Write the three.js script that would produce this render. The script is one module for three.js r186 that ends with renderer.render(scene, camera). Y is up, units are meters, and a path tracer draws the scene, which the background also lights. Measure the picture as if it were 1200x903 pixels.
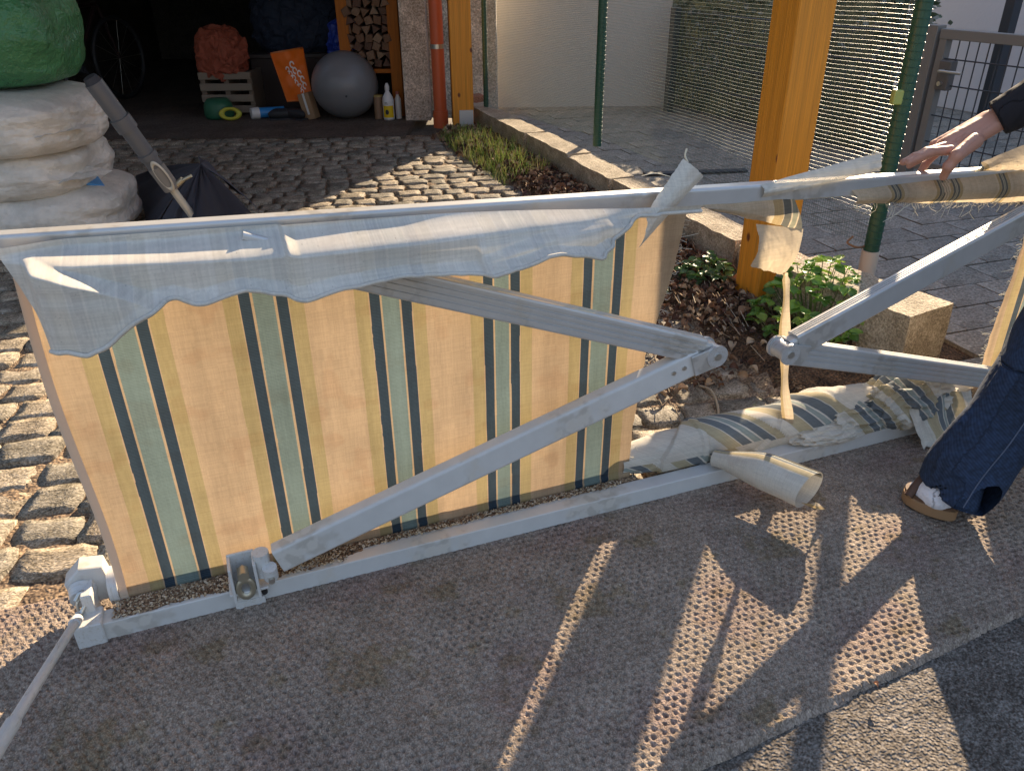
import * as THREE from 'three';
import { RoundedBoxGeometry } from 'three/addons/geometries/RoundedBoxGeometry.js';

// ---------------------------------------------------------------- camera, sky, sun, exposure
const scene = new THREE.Scene();
const V = (x, y, z) => new THREE.Vector3(x, y, z);
const rad = d => d * Math.PI / 180;
const EYE = V(0, 1.15, 0), FOC = 930, PITCH = rad(28.6), ROLL = rad(-0.6);
const FW = V(0, -Math.sin(PITCH), -Math.cos(PITCH));
const R0 = V(1, 0, 0), U0 = V(0, Math.cos(PITCH), -Math.sin(PITCH));
const RT = R0.clone().multiplyScalar(Math.cos(ROLL)).addScaledVector(U0, Math.sin(ROLL));
const UPV = U0.clone().multiplyScalar(Math.cos(ROLL)).addScaledVector(R0, -Math.sin(ROLL));
const camera = new THREE.PerspectiveCamera(2 * Math.atan(451.5 / FOC) * 180 / Math.PI, 1024 / 770, 0.05, 400);
camera.position.copy(EYE);
camera.quaternion.setFromRotationMatrix(new THREE.Matrix4().makeBasis(RT, UPV, FW.clone().negate()));

const renderer = new THREE.WebGLRenderer({ antialias: true });
renderer.setSize(1024, 770);
renderer.toneMapping = THREE.LinearToneMapping;
renderer.toneMappingExposure = 2.7;
renderer.shadowMap.enabled = true;

const SUN_EL = rad(24), SUN = V(0.4015 * Math.cos(SUN_EL), Math.sin(SUN_EL), -0.9158 * Math.cos(SUN_EL)).normalize();
const sun = new THREE.DirectionalLight(new THREE.Color().setRGB(1, 0.80, 0.56), 5);
sun.target.position.set(0, 0, -2); sun.position.copy(SUN).multiplyScalar(20).add(sun.target.position);
sun.castShadow = true; sun.shadow.mapSize.set(2048, 2048);
Object.assign(sun.shadow.camera, { left: -9, right: 9, top: 9, bottom: -9, near: 1, far: 50 });
scene.add(sun, sun.target);
{ // clear low-sun sky: deep blue overhead, pale and warm towards the sun
  const w = 256, h = 128, d = new Float32Array(w * h * 4), SKY = 0.72;
  for (let j = 0; j < h; j++) for (let i = 0; i < w; i++) {
    const el = ((j + 0.5) / h - 0.5) * Math.PI, ph = ((i + 0.5) / w - 0.5) * 2 * Math.PI;
    const dir = V(Math.cos(el) * Math.cos(ph), Math.sin(el), Math.cos(el) * Math.sin(ph));
    const up = Math.max(0, dir.y), t = Math.pow(1 - up, 2.5), c = Math.max(0, dir.dot(SUN));
    const glow = 0.25 * Math.pow(c, 6) + 0.5 * Math.pow(c, 40);
    const k = 4 * (j * w + i), s = SKY * (dir.y < 0 ? 0.6 : 1);
    d[k] = s * (0.18 + 0.27 * t + glow); d[k + 1] = s * (0.27 + 0.24 * t + glow * 0.85); d[k + 2] = s * (0.45 + 0.08 * t + glow * 0.6); d[k + 3] = 1;
  }
  const sky = new THREE.DataTexture(d, w, h, THREE.RGBAFormat, THREE.FloatType);
  sky.mapping = THREE.EquirectangularReflectionMapping; sky.magFilter = sky.minFilter = THREE.LinearFilter; sky.needsUpdate = true;
  scene.background = sky; scene.environment = sky;
}

// ---------------------------------------------------------------- measuring helpers (photo pixel -> place)
function ray(px, py) { return FW.clone().addScaledVector(RT, (px - 600) / FOC).addScaledVector(UPV, (451.5 - py) / FOC); }
function G(px, py, h = 0) { const d = ray(px, py); return EYE.clone().addScaledVector(d, (EYE.y - h) / -d.y); }
function atZ(px, py, z) { const d = ray(px, py); return EYE.clone().addScaledVector(d, z / d.z); }
function toPx(p) { const v = p.clone().sub(EYE), z = v.dot(FW); return [600 + FOC * v.dot(RT) / z, 451.5 - FOC * v.dot(UPV) / z, z]; }
const AW = V(-0.8082, 0, -1.0915), AD = V(0.9355, 0, -0.3534), AN = V(0.3534, 0, 0.9355);   // the awning's own axes: along its bar, towards the street
function L(px, py, q) { const d = ray(px, py), P = AW.clone().addScaledVector(AN, q), t = P.sub(EYE).dot(AN) / d.dot(AN), w = EYE.clone().addScaledVector(d, t).sub(AW); return V(w.dot(AD), w.y, q); }
function toWorld(p) { return AW.clone().addScaledVector(AD, p.x).addScaledVector(AN, p.z).setY(p.y); }

// ---------------------------------------------------------------- general helpers
let seed = 7;
function rnd() { seed = (seed * 1664525 + 1013904223) >>> 0; return seed / 4294967296; }
const rr = (a, b) => a + (b - a) * rnd();
const clamp = (x, a = 0, b = 1) => Math.min(b, Math.max(a, x));
const sm = (a, b, x) => { const t = clamp((x - a) / (b - a)); return t * t * (3 - 2 * t); };
const mix = (a, b, t) => a + (b - a) * t;
function hash(x, y, z) { let h = (x * 374761393 + y * 668265263 + z * 2147483647) | 0; h = Math.imul(h ^ (h >>> 13), 1274126177); return ((h ^ (h >>> 16)) >>> 0) / 4294967296; }
function vn(x, y, z = 0) {
  const xi = Math.floor(x), yi = Math.floor(y), zi = Math.floor(z), s = t => t * t * (3 - 2 * t), u = s(x - xi), v = s(y - yi), w = s(z - zi);
  const h = (a, b, c) => hash(xi + a, yi + b, zi + c);
  return mix(mix(mix(h(0, 0, 0), h(1, 0, 0), u), mix(h(0, 1, 0), h(1, 1, 0), u), v), mix(mix(h(0, 0, 1), h(1, 0, 1), u), mix(h(0, 1, 1), h(1, 1, 1), u), v), w);
}
function fbm(x, y, z = 0, o = 4) { let a = 0.5, s = 0, n = 0; for (let i = 0; i < o; i++) { s += a * vn(x, y, z + i * 7.3); n += a; a *= 0.5; x *= 2.03; y *= 2.03; z *= 2.03; } return s / n; }
function interp(pts, x) { if (x <= pts[0][0]) return pts[0][1]; for (let i = 1; i < pts.length; i++) if (x <= pts[i][0]) { const a = pts[i - 1], b = pts[i]; return mix(a[1], b[1], (x - a[0]) / (b[0] - a[0])); } return pts[pts.length - 1][1]; }

function tex(w, h, fn, { srgb = true, rep = true } = {}) {
  const d = new Uint8Array(w * h * 4);
  for (let j = 0; j < h; j++) for (let i = 0; i < w; i++) { const c = fn(i / w, j / h, i, j), k = 4 * (j * w + i); d[k] = clamp(c[0], 0, 255); d[k + 1] = clamp(c[1], 0, 255); d[k + 2] = clamp(c[2], 0, 255); d[k + 3] = 255; }
  const t = new THREE.DataTexture(d, w, h); t.magFilter = THREE.LinearFilter; t.minFilter = THREE.LinearMipmapLinearFilter; t.generateMipmaps = true;
  if (rep) t.wrapS = t.wrapT = THREE.RepeatWrapping; if (srgb) t.colorSpace = THREE.SRGBColorSpace; t.needsUpdate = true; return t;
}
const grey = (w, h, fn) => tex(w, h, (u, v, i, j) => { const g = 255 * fn(u, v, i, j); return [g, g, g]; }, { srgb: false });
// periodic noise so that a texture tiles
function pn(u, v, f, s = 0) { const x = u * f, y = v * f, w = a => ((a % f) + f) % f, xi = Math.floor(x), yi = Math.floor(y), q = t => t * t * (3 - 2 * t), a = q(x - xi), b = q(y - yi); const h = (m, n) => hash(w(xi + m), w(yi + n), s); return mix(mix(h(0, 0), h(1, 0), a), mix(h(0, 1), h(1, 1), a), b); }
const pfbm = (u, v, f, s = 0, o = 4) => { let t = 0, n = 0, a = 0.5; for (let i = 0; i < o; i++) { t += a * pn(u, v, f, s + i); n += a; a *= 0.55; f *= 2; } return t / n; };

const lin = (r, g, b) => new THREE.Color().setRGB(r, g, b);
function mat(color, rough = 0.8, o = {}) { return new THREE.MeshStandardMaterial({ color, roughness: rough, metalness: 0, side: THREE.DoubleSide, ...o }); }
function phys(color, rough, o = {}) { return new THREE.MeshPhysicalMaterial({ color, roughness: rough, side: THREE.DoubleSide, ...o }); }

const counts = {};
function numbered(n) { const k = counts[n] = (counts[n] ?? -1) + 1; return k ? `${n}_${String(k).padStart(3, '0')}` : n; }
function shade(o) { o.castShadow = o.receiveShadow = true; return o; }
function thing(name, label, category, pos = V(0, 0, 0), ry = 0, group) {
  const o = new THREE.Group(); o.name = numbered(name); o.position.copy(pos); o.rotation.y = ry; scene.add(o);
  o.userData = { label, category }; if (group) o.userData.group = group; return o;
}
function part(parent, name, geo, m, label) { const o = shade(new THREE.Mesh(geo, m)); o.name = name; if (label) o.userData.label = label; parent.add(o); return o; }
function one(name, label, category, geo, m, group) { const o = part(scene, numbered(name), geo, m, label); o.userData.category = category; if (group) o.userData.group = group; return o; }
function struct(name, geo, m, label) { const o = geo ? shade(new THREE.Mesh(geo, m)) : new THREE.Group(); o.name = numbered(name); o.userData = { kind: 'structure' }; if (label) o.userData.label = label; scene.add(o); return o; }
function merge(list) {
  const gs = list.map(g => g.index ? g.toNonIndexed() : g), n = gs.reduce((a, g) => a + g.attributes.position.count, 0), out = new THREE.BufferGeometry();
  for (const [k, s] of [['position', 3], ['normal', 3], ['uv', 2]]) { const a = new Float32Array(n * s); let o = 0; for (const g of gs) { if (g.attributes[k]) a.set(g.attributes[k].array.subarray(0, g.attributes.position.count * s), o); o += g.attributes.position.count * s; } out.setAttribute(k, new THREE.BufferAttribute(a, s)); }
  return out;
}
const tr = (g, x, y, z, ry = 0, rx = 0, rz = 0) => { g.applyMatrix4(new THREE.Matrix4().compose(V(x, y, z), new THREE.Quaternion().setFromEuler(new THREE.Euler(rx, ry, rz, 'YXZ')), V(1, 1, 1))); return g; };
function surf(nu, nv, f, uvf) { // grid surface
  const p = [], uv = [], ix = [];
  for (let j = 0; j <= nv; j++) for (let i = 0; i <= nu; i++) { const u = i / nu, v = j / nv, q = f(u, v); p.push(q.x, q.y, q.z); const t = uvf ? uvf(u, v, q) : [u, v]; uv.push(t[0], t[1]); }
  for (let j = 0; j < nv; j++) for (let i = 0; i < nu; i++) { const a = j * (nu + 1) + i, b = a + 1, c = a + nu + 1, d = c + 1; ix.push(a, b, d, a, d, c); }
  const g = new THREE.BufferGeometry(); g.setAttribute('position', new THREE.Float32BufferAttribute(p, 3)); g.setAttribute('uv', new THREE.Float32BufferAttribute(uv, 2)); g.setIndex(ix); g.computeVertexNormals(); return g;
}
function rod(a, b, r, r2 = r, n = 10) { const d = b.clone().sub(a), g = new THREE.CylinderGeometry(r2, r, d.length(), n); g.applyQuaternion(new THREE.Quaternion().setFromUnitVectors(V(0, 1, 0), d.normalize())); const c = a.clone().add(b).multiplyScalar(0.5); g.translate(c.x, c.y, c.z); return g; }
function tube(pts, r, n = 40, k = 8) { return new THREE.TubeGeometry(new THREE.CatmullRomCurve3(pts), n, r, k); }
function along(shape, a, b, up = V(0, 1, 0), bevel = 0) { // profile (x = side, y = up) drawn out from a to b
  const d = b.clone().sub(a), len = d.length(), g = new THREE.ExtrudeGeometry(shape, { depth: len - 2 * bevel, bevelEnabled: bevel > 0, bevelSize: bevel, bevelThickness: bevel, bevelSegments: 2, curveSegments: 6 });
  g.translate(0, 0, bevel); const z = d.normalize(), x = up.clone().cross(z).normalize(), y = z.clone().cross(x);
  g.applyMatrix4(new THREE.Matrix4().makeBasis(x, y, z).setPosition(a)); return g;
}
function rrect(w, h, r) { const s = new THREE.Shape(), x = w / 2, y = h / 2; s.moveTo(-x + r, -y); s.lineTo(x - r, -y); s.quadraticCurveTo(x, -y, x, -y + r); s.lineTo(x, y - r); s.quadraticCurveTo(x, y, x - r, y); s.lineTo(-x + r, y); s.quadraticCurveTo(-x, y, -x, y - r); s.lineTo(-x, -y + r); s.quadraticCurveTo(-x, -y, -x + r, -y); return s; }
const rbox = (w, h, d, r = 0.004, n = 2) => new RoundedBoxGeometry(w, h, d, n, r);
function roughen(g, amp, f, sd = 0) { // push vertices by 3-d noise, equal positions move together
  const p = g.attributes.position; for (let i = 0; i < p.count; i++) { const x = p.getX(i), y = p.getY(i), z = p.getZ(i); p.setXYZ(i, x + amp * (fbm(x * f + sd, y * f, z * f, 3) - 0.5), y + amp * (fbm(x * f + 31 + sd, y * f, z * f, 3) - 0.5), z + amp * (fbm(x * f, y * f + 57 + sd, z * f, 3) - 0.5)); }
  g.computeVertexNormals(); return g;
}
function planarUV(g, k = 1) { // uv in metres by the main direction of each face
  const p = g.attributes.position, n = g.attributes.normal, uv = new Float32Array(p.count * 2);
  for (let i = 0; i < p.count; i++) { const ax = Math.abs(n.getX(i)), ay = Math.abs(n.getY(i)), az = Math.abs(n.getZ(i)); const [a, b] = ay >= ax && ay >= az ? [p.getX(i), p.getZ(i)] : ax > az ? [p.getZ(i), p.getY(i)] : [p.getX(i), p.getY(i)]; uv[2 * i] = a * k; uv[2 * i + 1] = b * k; }
  g.setAttribute('uv', new THREE.BufferAttribute(uv, 2)); return g;
}
function nets(sdf, lo, hi, cell) { // naive surface nets
  const nx = Math.ceil((hi.x - lo.x) / cell) + 1, ny = Math.ceil((hi.y - lo.y) / cell) + 1, nz = Math.ceil((hi.z - lo.z) / cell) + 1, F = new Float32Array(nx * ny * nz), id = (i, j, k) => i + nx * (j + ny * k);
  for (let k = 0; k < nz; k++) for (let j = 0; j < ny; j++) for (let i = 0; i < nx; i++) F[id(i, j, k)] = sdf(lo.x + i * cell, lo.y + j * cell, lo.z + k * cell);
  const vid = new Int32Array(nx * ny * nz).fill(-1), P = [], ix = [];
  for (let k = 0; k < nz - 1; k++) for (let j = 0; j < ny - 1; j++) for (let i = 0; i < nx - 1; i++) {
    let m = 0, c = 0, sx = 0, sy = 0, sz = 0; const f = [];
    for (let b = 0; b < 8; b++) { f[b] = F[id(i + (b & 1), j + ((b >> 1) & 1), k + (b >> 2))]; if (f[b] < 0) m |= 1 << b; }
    if (m === 0 || m === 255) continue;
    for (let a = 0; a < 8; a++) for (const e of [1, 2, 4]) { if (a & e) continue; const b = a | e; if ((f[a] < 0) === (f[b] < 0)) continue; const t = f[a] / (f[a] - f[b]); sx += (a & 1) + (e === 1 ? t : 0); sy += ((a >> 1) & 1) + (e === 2 ? t : 0); sz += (a >> 2) + (e === 4 ? t : 0); c++; }
    vid[id(i, j, k)] = P.length / 3; P.push(lo.x + (i + sx / c) * cell, lo.y + (j + sy / c) * cell, lo.z + (k + sz / c) * cell);
  }
  const quad = (a, b, c, d, flip) => { if (a < 0 || b < 0 || c < 0 || d < 0) return; flip ? ix.push(a, c, b, a, d, c) : ix.push(a, b, c, a, c, d); };
  for (let k = 1; k < nz - 1; k++) for (let j = 1; j < ny - 1; j++) for (let i = 1; i < nx - 1; i++) {
    const s = F[id(i, j, k)] < 0;
    if (s !== F[id(i + 1, j, k)] < 0) quad(vid[id(i, j - 1, k - 1)], vid[id(i, j, k - 1)], vid[id(i, j, k)], vid[id(i, j - 1, k)], !s);
    if (s !== F[id(i, j + 1, k)] < 0) quad(vid[id(i - 1, j, k - 1)], vid[id(i - 1, j, k)], vid[id(i, j, k)], vid[id(i, j, k - 1)], !s);
    if (s !== F[id(i, j, k + 1)] < 0) quad(vid[id(i - 1, j - 1, k)], vid[id(i, j - 1, k)], vid[id(i, j, k)], vid[id(i - 1, j, k)], !s);
  }
  const g = new THREE.BufferGeometry(); g.setAttribute('position', new THREE.Float32BufferAttribute(P, 3)); g.setIndex(ix); g.computeVertexNormals(); return planarUV(g, 1);
}
const smin = (a, b, k) => { const h = clamp(0.5 + 0.5 * (b - a) / k); return mix(b, a, h) - k * h * (1 - h); };
function cap(x, y, z, a, b, ra, rb) { const bx = b.x - a.x, by = b.y - a.y, bz = b.z - a.z, px = x - a.x, py = y - a.y, pz = z - a.z, t = clamp((px * bx + py * by + pz * bz) / (bx * bx + by * by + bz * bz)); return Math.hypot(px - bx * t, py - by * t, pz - bz * t) - mix(ra, rb, t); }

// ---------------------------------------------------------------- materials
const T_stone = tex(512, 512, (u, v) => { const a = pfbm(u, v, 8, 1), b = pn(u, v, 128, 5), c = pn(u, v, 256, 9), g = 128 + 75 * (a - 0.5) + 70 * (b - 0.5) + 50 * (c - 0.5) - (pn(u, v, 90, 3) > 0.86 ? 40 : 0); return [g + 10, g + 3, g - 10]; });
const B_stone = grey(512, 512, (u, v) => 0.5 * pfbm(u, v, 24, 2) + 0.5 * pfbm(u, v, 90, 3, 2));
const stoneMats = [[1.06, 1.0, 0.93], [0.9, 0.87, 0.83], [1.18, 1.09, 0.99], [0.78, 0.76, 0.73], [1.0, 0.92, 0.84]].map(c => mat(lin(...c), 0.85, { map: T_stone, bumpMap: B_stone, bumpScale: 0.004 }));
const T_soil = tex(512, 512, (u, v) => { const a = pfbm(u, v, 12, 1), b = pn(u, v, 160, 5), g = 55 + 60 * (a - 0.5) + 70 * (b - 0.5); return [g * 1.25 + 16, g + 8, g * 0.78]; });
const T_sand = tex(512, 512, (u, v) => { const a = pfbm(u, v, 10, 1), b = pn(u, v, 150, 5), c = pn(u, v, 250, 7), g = 105 + 60 * (a - 0.5) + 80 * (b - 0.5) + 50 * (c - 0.5); return [g * 1.12 + 8, g, g * 0.8]; });
const B_grit = grey(512, 512, (u, v) => 0.4 * pfbm(u, v, 40, 4) + 0.6 * pn(u, v, 128, 6));
const M_soil = mat(0xffffff, 1, { map: T_soil, bumpMap: B_grit, bumpScale: 0.008 }), M_sand = mat(0xffffff, 1, { map: T_sand, bumpMap: B_grit, bumpScale: 0.006 });
const T_conc = tex(512, 512, (u, v) => { const g = 128 + 60 * (pfbm(u, v, 6, 2) - 0.5) + 46 * (pn(u, v, 110, 5) - 0.5) + 40 * (pn(u, v, 250, 8) - 0.5); return [g + 6, g, g - 10]; });
const concrete = (c, o = {}) => mat(lin(...c), 0.92, { map: T_conc, bumpMap: B_grit, bumpScale: 0.004, ...o });
const T_wood = tex(512, 1024, (u, v) => { // grain runs along v
  const w = pfbm(u, v, 4, 3) * 0.08, r = Math.sin((u + w + 0.02 * Math.sin(v * 6.283)) * 60) * 0.5 + 0.5, f = pn(u * 1, v * 0.03, 256, 4), k = 0.84 + 0.05 * r + 0.16 * f;
  let kn = 0; for (const [a, b] of [[0.3, 0.2], [0.7, 0.62], [0.2, 0.8], [0.55, 0.42]]) { const dd = Math.hypot((u - a) * 1, (v - b) * 2.2); kn = Math.max(kn, 1 - sm(0.012, 0.035, dd)); }
  return [226 * k * (1 - 0.5 * kn), 148 * k * (1 - 0.62 * kn), 40 * k * (1 - 0.5 * kn)]; });
const M_post = mat(0xffffff, 0.55, { map: T_wood, bumpMap: grey(256, 256, (u, v) => pn(u, v * 0.05, 200, 4)), bumpScale: 0.0012 });
const M_oldwood = mat(lin(0.75, 0.78, 0.9), 0.8, { map: T_wood });
const dirtTex = tex(512, 512, (u, v) => { const a = pfbm(u, v, 5, 3), b = pfbm(u, v, 40, 6), st = sm(0.58, 0.75, pfbm(u, v, 14, 11)), g = 240 + 10 * (a - 0.5) + 12 * (b - 0.5) - 26 * st * sm(0.45, 0.6, b); return [g, g - 2 - 4 * st, g - 6 - 10 * st]; });
const M_white = mat(lin(0.70, 0.70, 0.69), 0.42, { map: dirtTex });
const M_alu = mat(lin(0.66, 0.67, 0.68), 0.36, { metalness: 0.35, map: dirtTex });
const M_steel = mat(lin(0.6, 0.58, 0.52), 0.35, { metalness: 0.9 });
const M_brass = mat(lin(0.55, 0.5, 0.38), 0.4, { metalness: 0.85 });
const M_black = mat(lin(0.02, 0.02, 0.022), 0.6), M_dark = mat(lin(0.035, 0.035, 0.04), 0.7);
const M_anth = mat(lin(0.045, 0.05, 0.058), 0.5), M_green = mat(lin(0.02, 0.085, 0.055), 0.42);
const M_plaster = concrete([2.6, 2.5, 2.32]);

// ---------------------------------------------------------------- ground and paving
const KD = V(0.34, 0, 0.94).normalize(), KP = V(0.94, 0, -0.34).normalize();   // along the kerb, and to its right
const onKerb = (t, o = 0, y = 0) => V(-0.30, y, -6.42).addScaledVector(KD, t).addScaledVector(KP, o);
{ const g = new THREE.PlaneGeometry(260, 260); g.rotateX(-Math.PI / 2); planarUV(g, 1.2); const o = struct('ground', g, concrete([0.55, 0.53, 0.5]), 'grey ground under the paving'); o.position.y = -0.06; }
const MD = V(0.9553, 0, -0.2957), MN = V(0.2957, 0, 0.9553), M0 = V(0.29, 0, -1.586);   // the dimpled mat: along, across, a point of its far edge
const matCoord = p => { const v = p.clone().sub(M0); return [v.dot(MD), v.dot(MN)]; };
const kerbCoord = p => { const v = p.clone().sub(V(-0.30, 0, -6.42)); return [v.dot(KD), v.dot(KP)]; };
const bedness = (x, z) => { // 0 on the paving, 1 in the planting bed beside the kerb
  const [t, o] = kerbCoord(V(x, 0, z)), wob = 0.10 * (fbm(x * 3, z * 3, 4) - 0.5);
  const w = t < 2.2 ? 0.36 : mix(0.36, 0.46, sm(2.6, 3.6, t)); return sm(-w - 0.06 + wob, -w + 0.08 + wob, o); };
const soilY = (x, z) => -0.0105 + 0.045 * bedness(x, z) * (1 - sm(-0.35, -0.05, matCoord(V(x, 0, z))[1])) + 0.012 * (fbm(x * 9, z * 9) - 0.5) + 0.01 * (fbm(x * 30, z * 30) - 0.5);
{ // sand and soil that fill the joints and make the bed
  const g = surf(240, 240, (u, v) => { const x = mix(-4.2, 1.75, u), z = mix(-5.95, -1.0, v); return V(x, soilY(x, z), z); }, (u, v) => [u * 5.95 * 1.5, v * 4.95 * 1.5]);
  const ix = g.index.array, P = g.attributes.position, a = [], b = [];
  for (let i = 0; i < ix.length; i += 3) { const x = P.getX(ix[i]), z = P.getZ(ix[i]); const m = matCoord(V(x, 0, z)); if (m[1] > 0.02) continue; const k = kerbCoord(V(x, 0, z)); if (k[1] > 0.03) continue; (bedness(x, z) > 0.35 + 0.4 * (fbm(x * 8, z * 8, 9) - 0.5) ? a : b).push(ix[i], ix[i + 1], ix[i + 2]); }
  const ga = g.clone(), gb = g.clone(); ga.setIndex(a); gb.setIndex(b);
  struct('soil_bed', ga, M_soil, 'brown soil of the planting bed beside the kerb'); struct('joint_sand', gb, M_sand, 'sandy grit between the cobblestones');
}
{ // cobblestones
  const variants = [];
  for (let s = 0; s < 8; s++) {
    const n = 5, g = surf(n + 2, n + 2, (u, v) => {
      const U = Math.round(u * (n + 2)), W = Math.round(v * (n + 2)), edge = U === 0 || W === 0 || U === n + 2 || W === n + 2;
      let x = clamp((U - 1) / n) * 2 - 1, z = clamp((W - 1) / n) * 2 - 1;
      const a = 1 - 0.10 * Math.pow(Math.abs(x * z), 1.5), dx = 0.24 * (fbm(x * 1.2 + s * 9, z * 1.2) - 0.5), dz = 0.24 * (fbm(x * 1.2, z * 1.2 + s * 11, 3) - 0.5);
      const e = Math.max(Math.abs(x), Math.abs(z)), y = edge ? -0.06 : -0.004 * Math.pow(e, 6) + 0.009 * (fbm(x * 2 + s * 5, z * 2, 8) - 0.5) + 0.006 * (fbm(x * 6 + s * 3, z * 6, 2) - 0.5);
      return V(x * a * 0.5 + dx, y, z * a * 0.5 + dz);
    }, (u, v) => [u * 0.4 + s * 0.13, v * 0.4 + s * 0.31]);
    variants.push(g);
  }
  const hide = [[64, 400], [10, 312], [800, 228], [738, 545], [160, 680]];
  const inside = (x, y) => { let c = false; for (let i = 0, j = hide.length - 1; i < hide.length; j = i++) { const [xi, yi] = hide[i], [xj, yj] = hide[j]; if ((yi > y) !== (yj > y) && x < (xj - xi) * (y - yi) / (yj - yi) + xi) c = !c; } return c; };
  const list = [], ang = rad(9), cx = V(Math.cos(ang), 0, -Math.sin(ang)), cz = V(Math.sin(ang), 0, Math.cos(ang));
  for (let r = 0; r < 55; r++) { let x = -4.3 + rr(-0.08, 0.08); while (x < 2.2) {
    const w = rr(0.10, 0.165), d = 0.115, p = V(0, 0, -1.0).addScaledVector(cz, -r * 0.120 + 0.35).addScaledVector(cx, x + w / 2); x += w + 0.006;
    const m = matCoord(p), k = kerbCoord(p); if (m[1] > -0.035 || k[1] > -0.12 || p.z < -5.86 || p.x < -4.1) continue;
    const q = toPx(p), bed = bedness(p.x, p.z); if (bed > 0.85) continue;
    const vis = q[0] > -40 && q[0] < 1240 && q[1] > 120 && q[1] < 800 && !inside(q[0], q[1]);
    list.push({ p, w, d: d * rr(0.92, 1.06), q, vis, bed, v: Math.floor(rnd() * 8), m: Math.floor(rnd() * 5), ry: ang + rr(-0.1, 0.1), y: rr(-0.007, 0.006) - 0.006 * bed });
  } }
  list.sort((a, b) => (b.vis - a.vis) || (a.q[2] - b.q[2]));
  const paving = struct('cobblestone_paving', null, null, 'granite cobblestone drive in front of the garage'), rest = stoneMats.map(() => []);
  list.forEach((s, i) => { const M = new THREE.Matrix4().compose(V(s.p.x, s.y, s.p.z), new THREE.Quaternion().setFromAxisAngle(V(0, 1, 0), s.ry), V(s.w, 1, s.d));
    if (i < 300) { const o = part(paving, 'cobblestone', variants[s.v], stoneMats[s.m]); o.applyMatrix4(M); } else { const g = variants[s.v].clone(); g.applyMatrix4(M); rest[s.m].push(g); } });
  rest.forEach((r, i) => { if (!r.length) return; const o = part(paving, 'cobblestone_field', merge(r), stoneMats[i]); o.userData.kind = 'stuff'; });
}
{ // the dimpled mat under the bar, real dimples
  const W = a => 0.705 - 0.14 * a, x0 = -1.6, x1 = 1.36, top = 0.006, nu = 1180, nv = 300, pit = (a, b) => {
    const ry = 0.0150, rx = 0.0178; let d = 0; const j0 = Math.round(b / ry); for (let j = j0 - 1; j <= j0 + 1; j++) { const off = (j & 1) * 0.5, i = Math.round(a / rx - off), jx = (hash(i, j, 3) - 0.5) * 0.006, jy = (hash(i, j, 8) - 0.5) * 0.005, r = 0.0047 + 0.0018 * (hash(i, j, 1) - 0.5); const D = Math.hypot(a - (i + off) * rx - jx, b - j * ry - jy) / r; d = Math.max(d, 1 - sm(0.4, 1.1, D)); } return d; };
  const g = surf(nu, nv, (u, v) => { const a = mix(x0, x1, u), b = mix(-0.02, W(a), v); const e = Math.min(1, Math.min(v, 1 - v) * 60), ed = (v < 0.01 || v > 0.99) ? 0.012 * (fbm(a * 14, v * 9) - 0.5) : 0;
    const p = M0.clone().addScaledVector(MD, a).addScaledVector(MN, b + ed); p.y = top * e - 0.004 * (1 - e) - 0.0046 * pit(a, b) * (0.35 + 1.2 * fbm(a * 6, b * 6, 2, 2)) + 0.003 * (fbm(a * 6, b * 6, 0, 2) - 0.5) + 0.0018 * (fbm(a * 170, b * 170, 1, 2) - 0.5); return p; }, (u, v) => [mix(x0, x1, u) * 2.2, v * 0.7 * 2.2]);
  const T = tex(1024, 1024, (u, v) => { const a = pfbm(u, v, 6, 5), b = pn(u, v, 260, 2), c = pfbm(u, v, 60, 9, 3), gr = 118 + 26 * (a - 0.5) + 52 * (b - 0.5) + 46 * (c - 0.5), k = pn(u, v, 190, 21) > 0.93 ? 40 : 0; const bl = sm(0.45, 0.7, pfbm(u, v, 3, 41)), st = sm(0.6, 0.8, pfbm(u, v, 9, 51)); return [(gr + 8 + k) * (1 - 0.10 * st), (gr - 2 + k) * (1 - 0.035 * bl - 0.12 * st), (gr - 12 + k * 0.8) * (1 - 0.01 * bl - 0.2 * st)]; });
  const m = mat(lin(1.2, 1.11, 1.02), 0.95, { map: T, bumpMap: grey(512, 512, (u, v) => 0.5 * pn(u, v, 250, 3) + 0.5 * pn(u, v, 120, 4)), bumpScale: 0.0025 });
  one('mat', 'long grey-brown dimpled floor mat under the white bar', 'mat', g, m);
  // rough asphalt on the street side of the mat
  const ga = surf(420, 150, (u, v) => { const a = mix(-1.9, 2.2, u), b = mix(W(a) - 0.03, W(a) + 1.1, v), p = M0.clone().addScaledVector(MD, a).addScaledVector(MN, b); p.y = -0.006 + 0.007 * (fbm(a * 55, b * 55, 1, 3) - 0.5) + 0.008 * (fbm(a * 7, b * 7, 1) - 0.5); return p; }, (u, v) => [u * 4.1 * 2, v * 1.33 * 2]);
  const TA = tex(512, 512, (u, v) => { const g2 = 92 + 40 * (pfbm(u, v, 8, 5) - 0.5) + 66 * (pn(u, v, 200, 2) - 0.5) + 44 * (pn(u, v, 100, 6) - 0.5); return [g2 + 8, g2, g2 - 8]; });
  struct('road', ga, mat(0xffffff, 0.95, { map: TA, bumpMap: B_grit, bumpScale: 0.006 }), 'rough dark asphalt at the bottom right');
}
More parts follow.
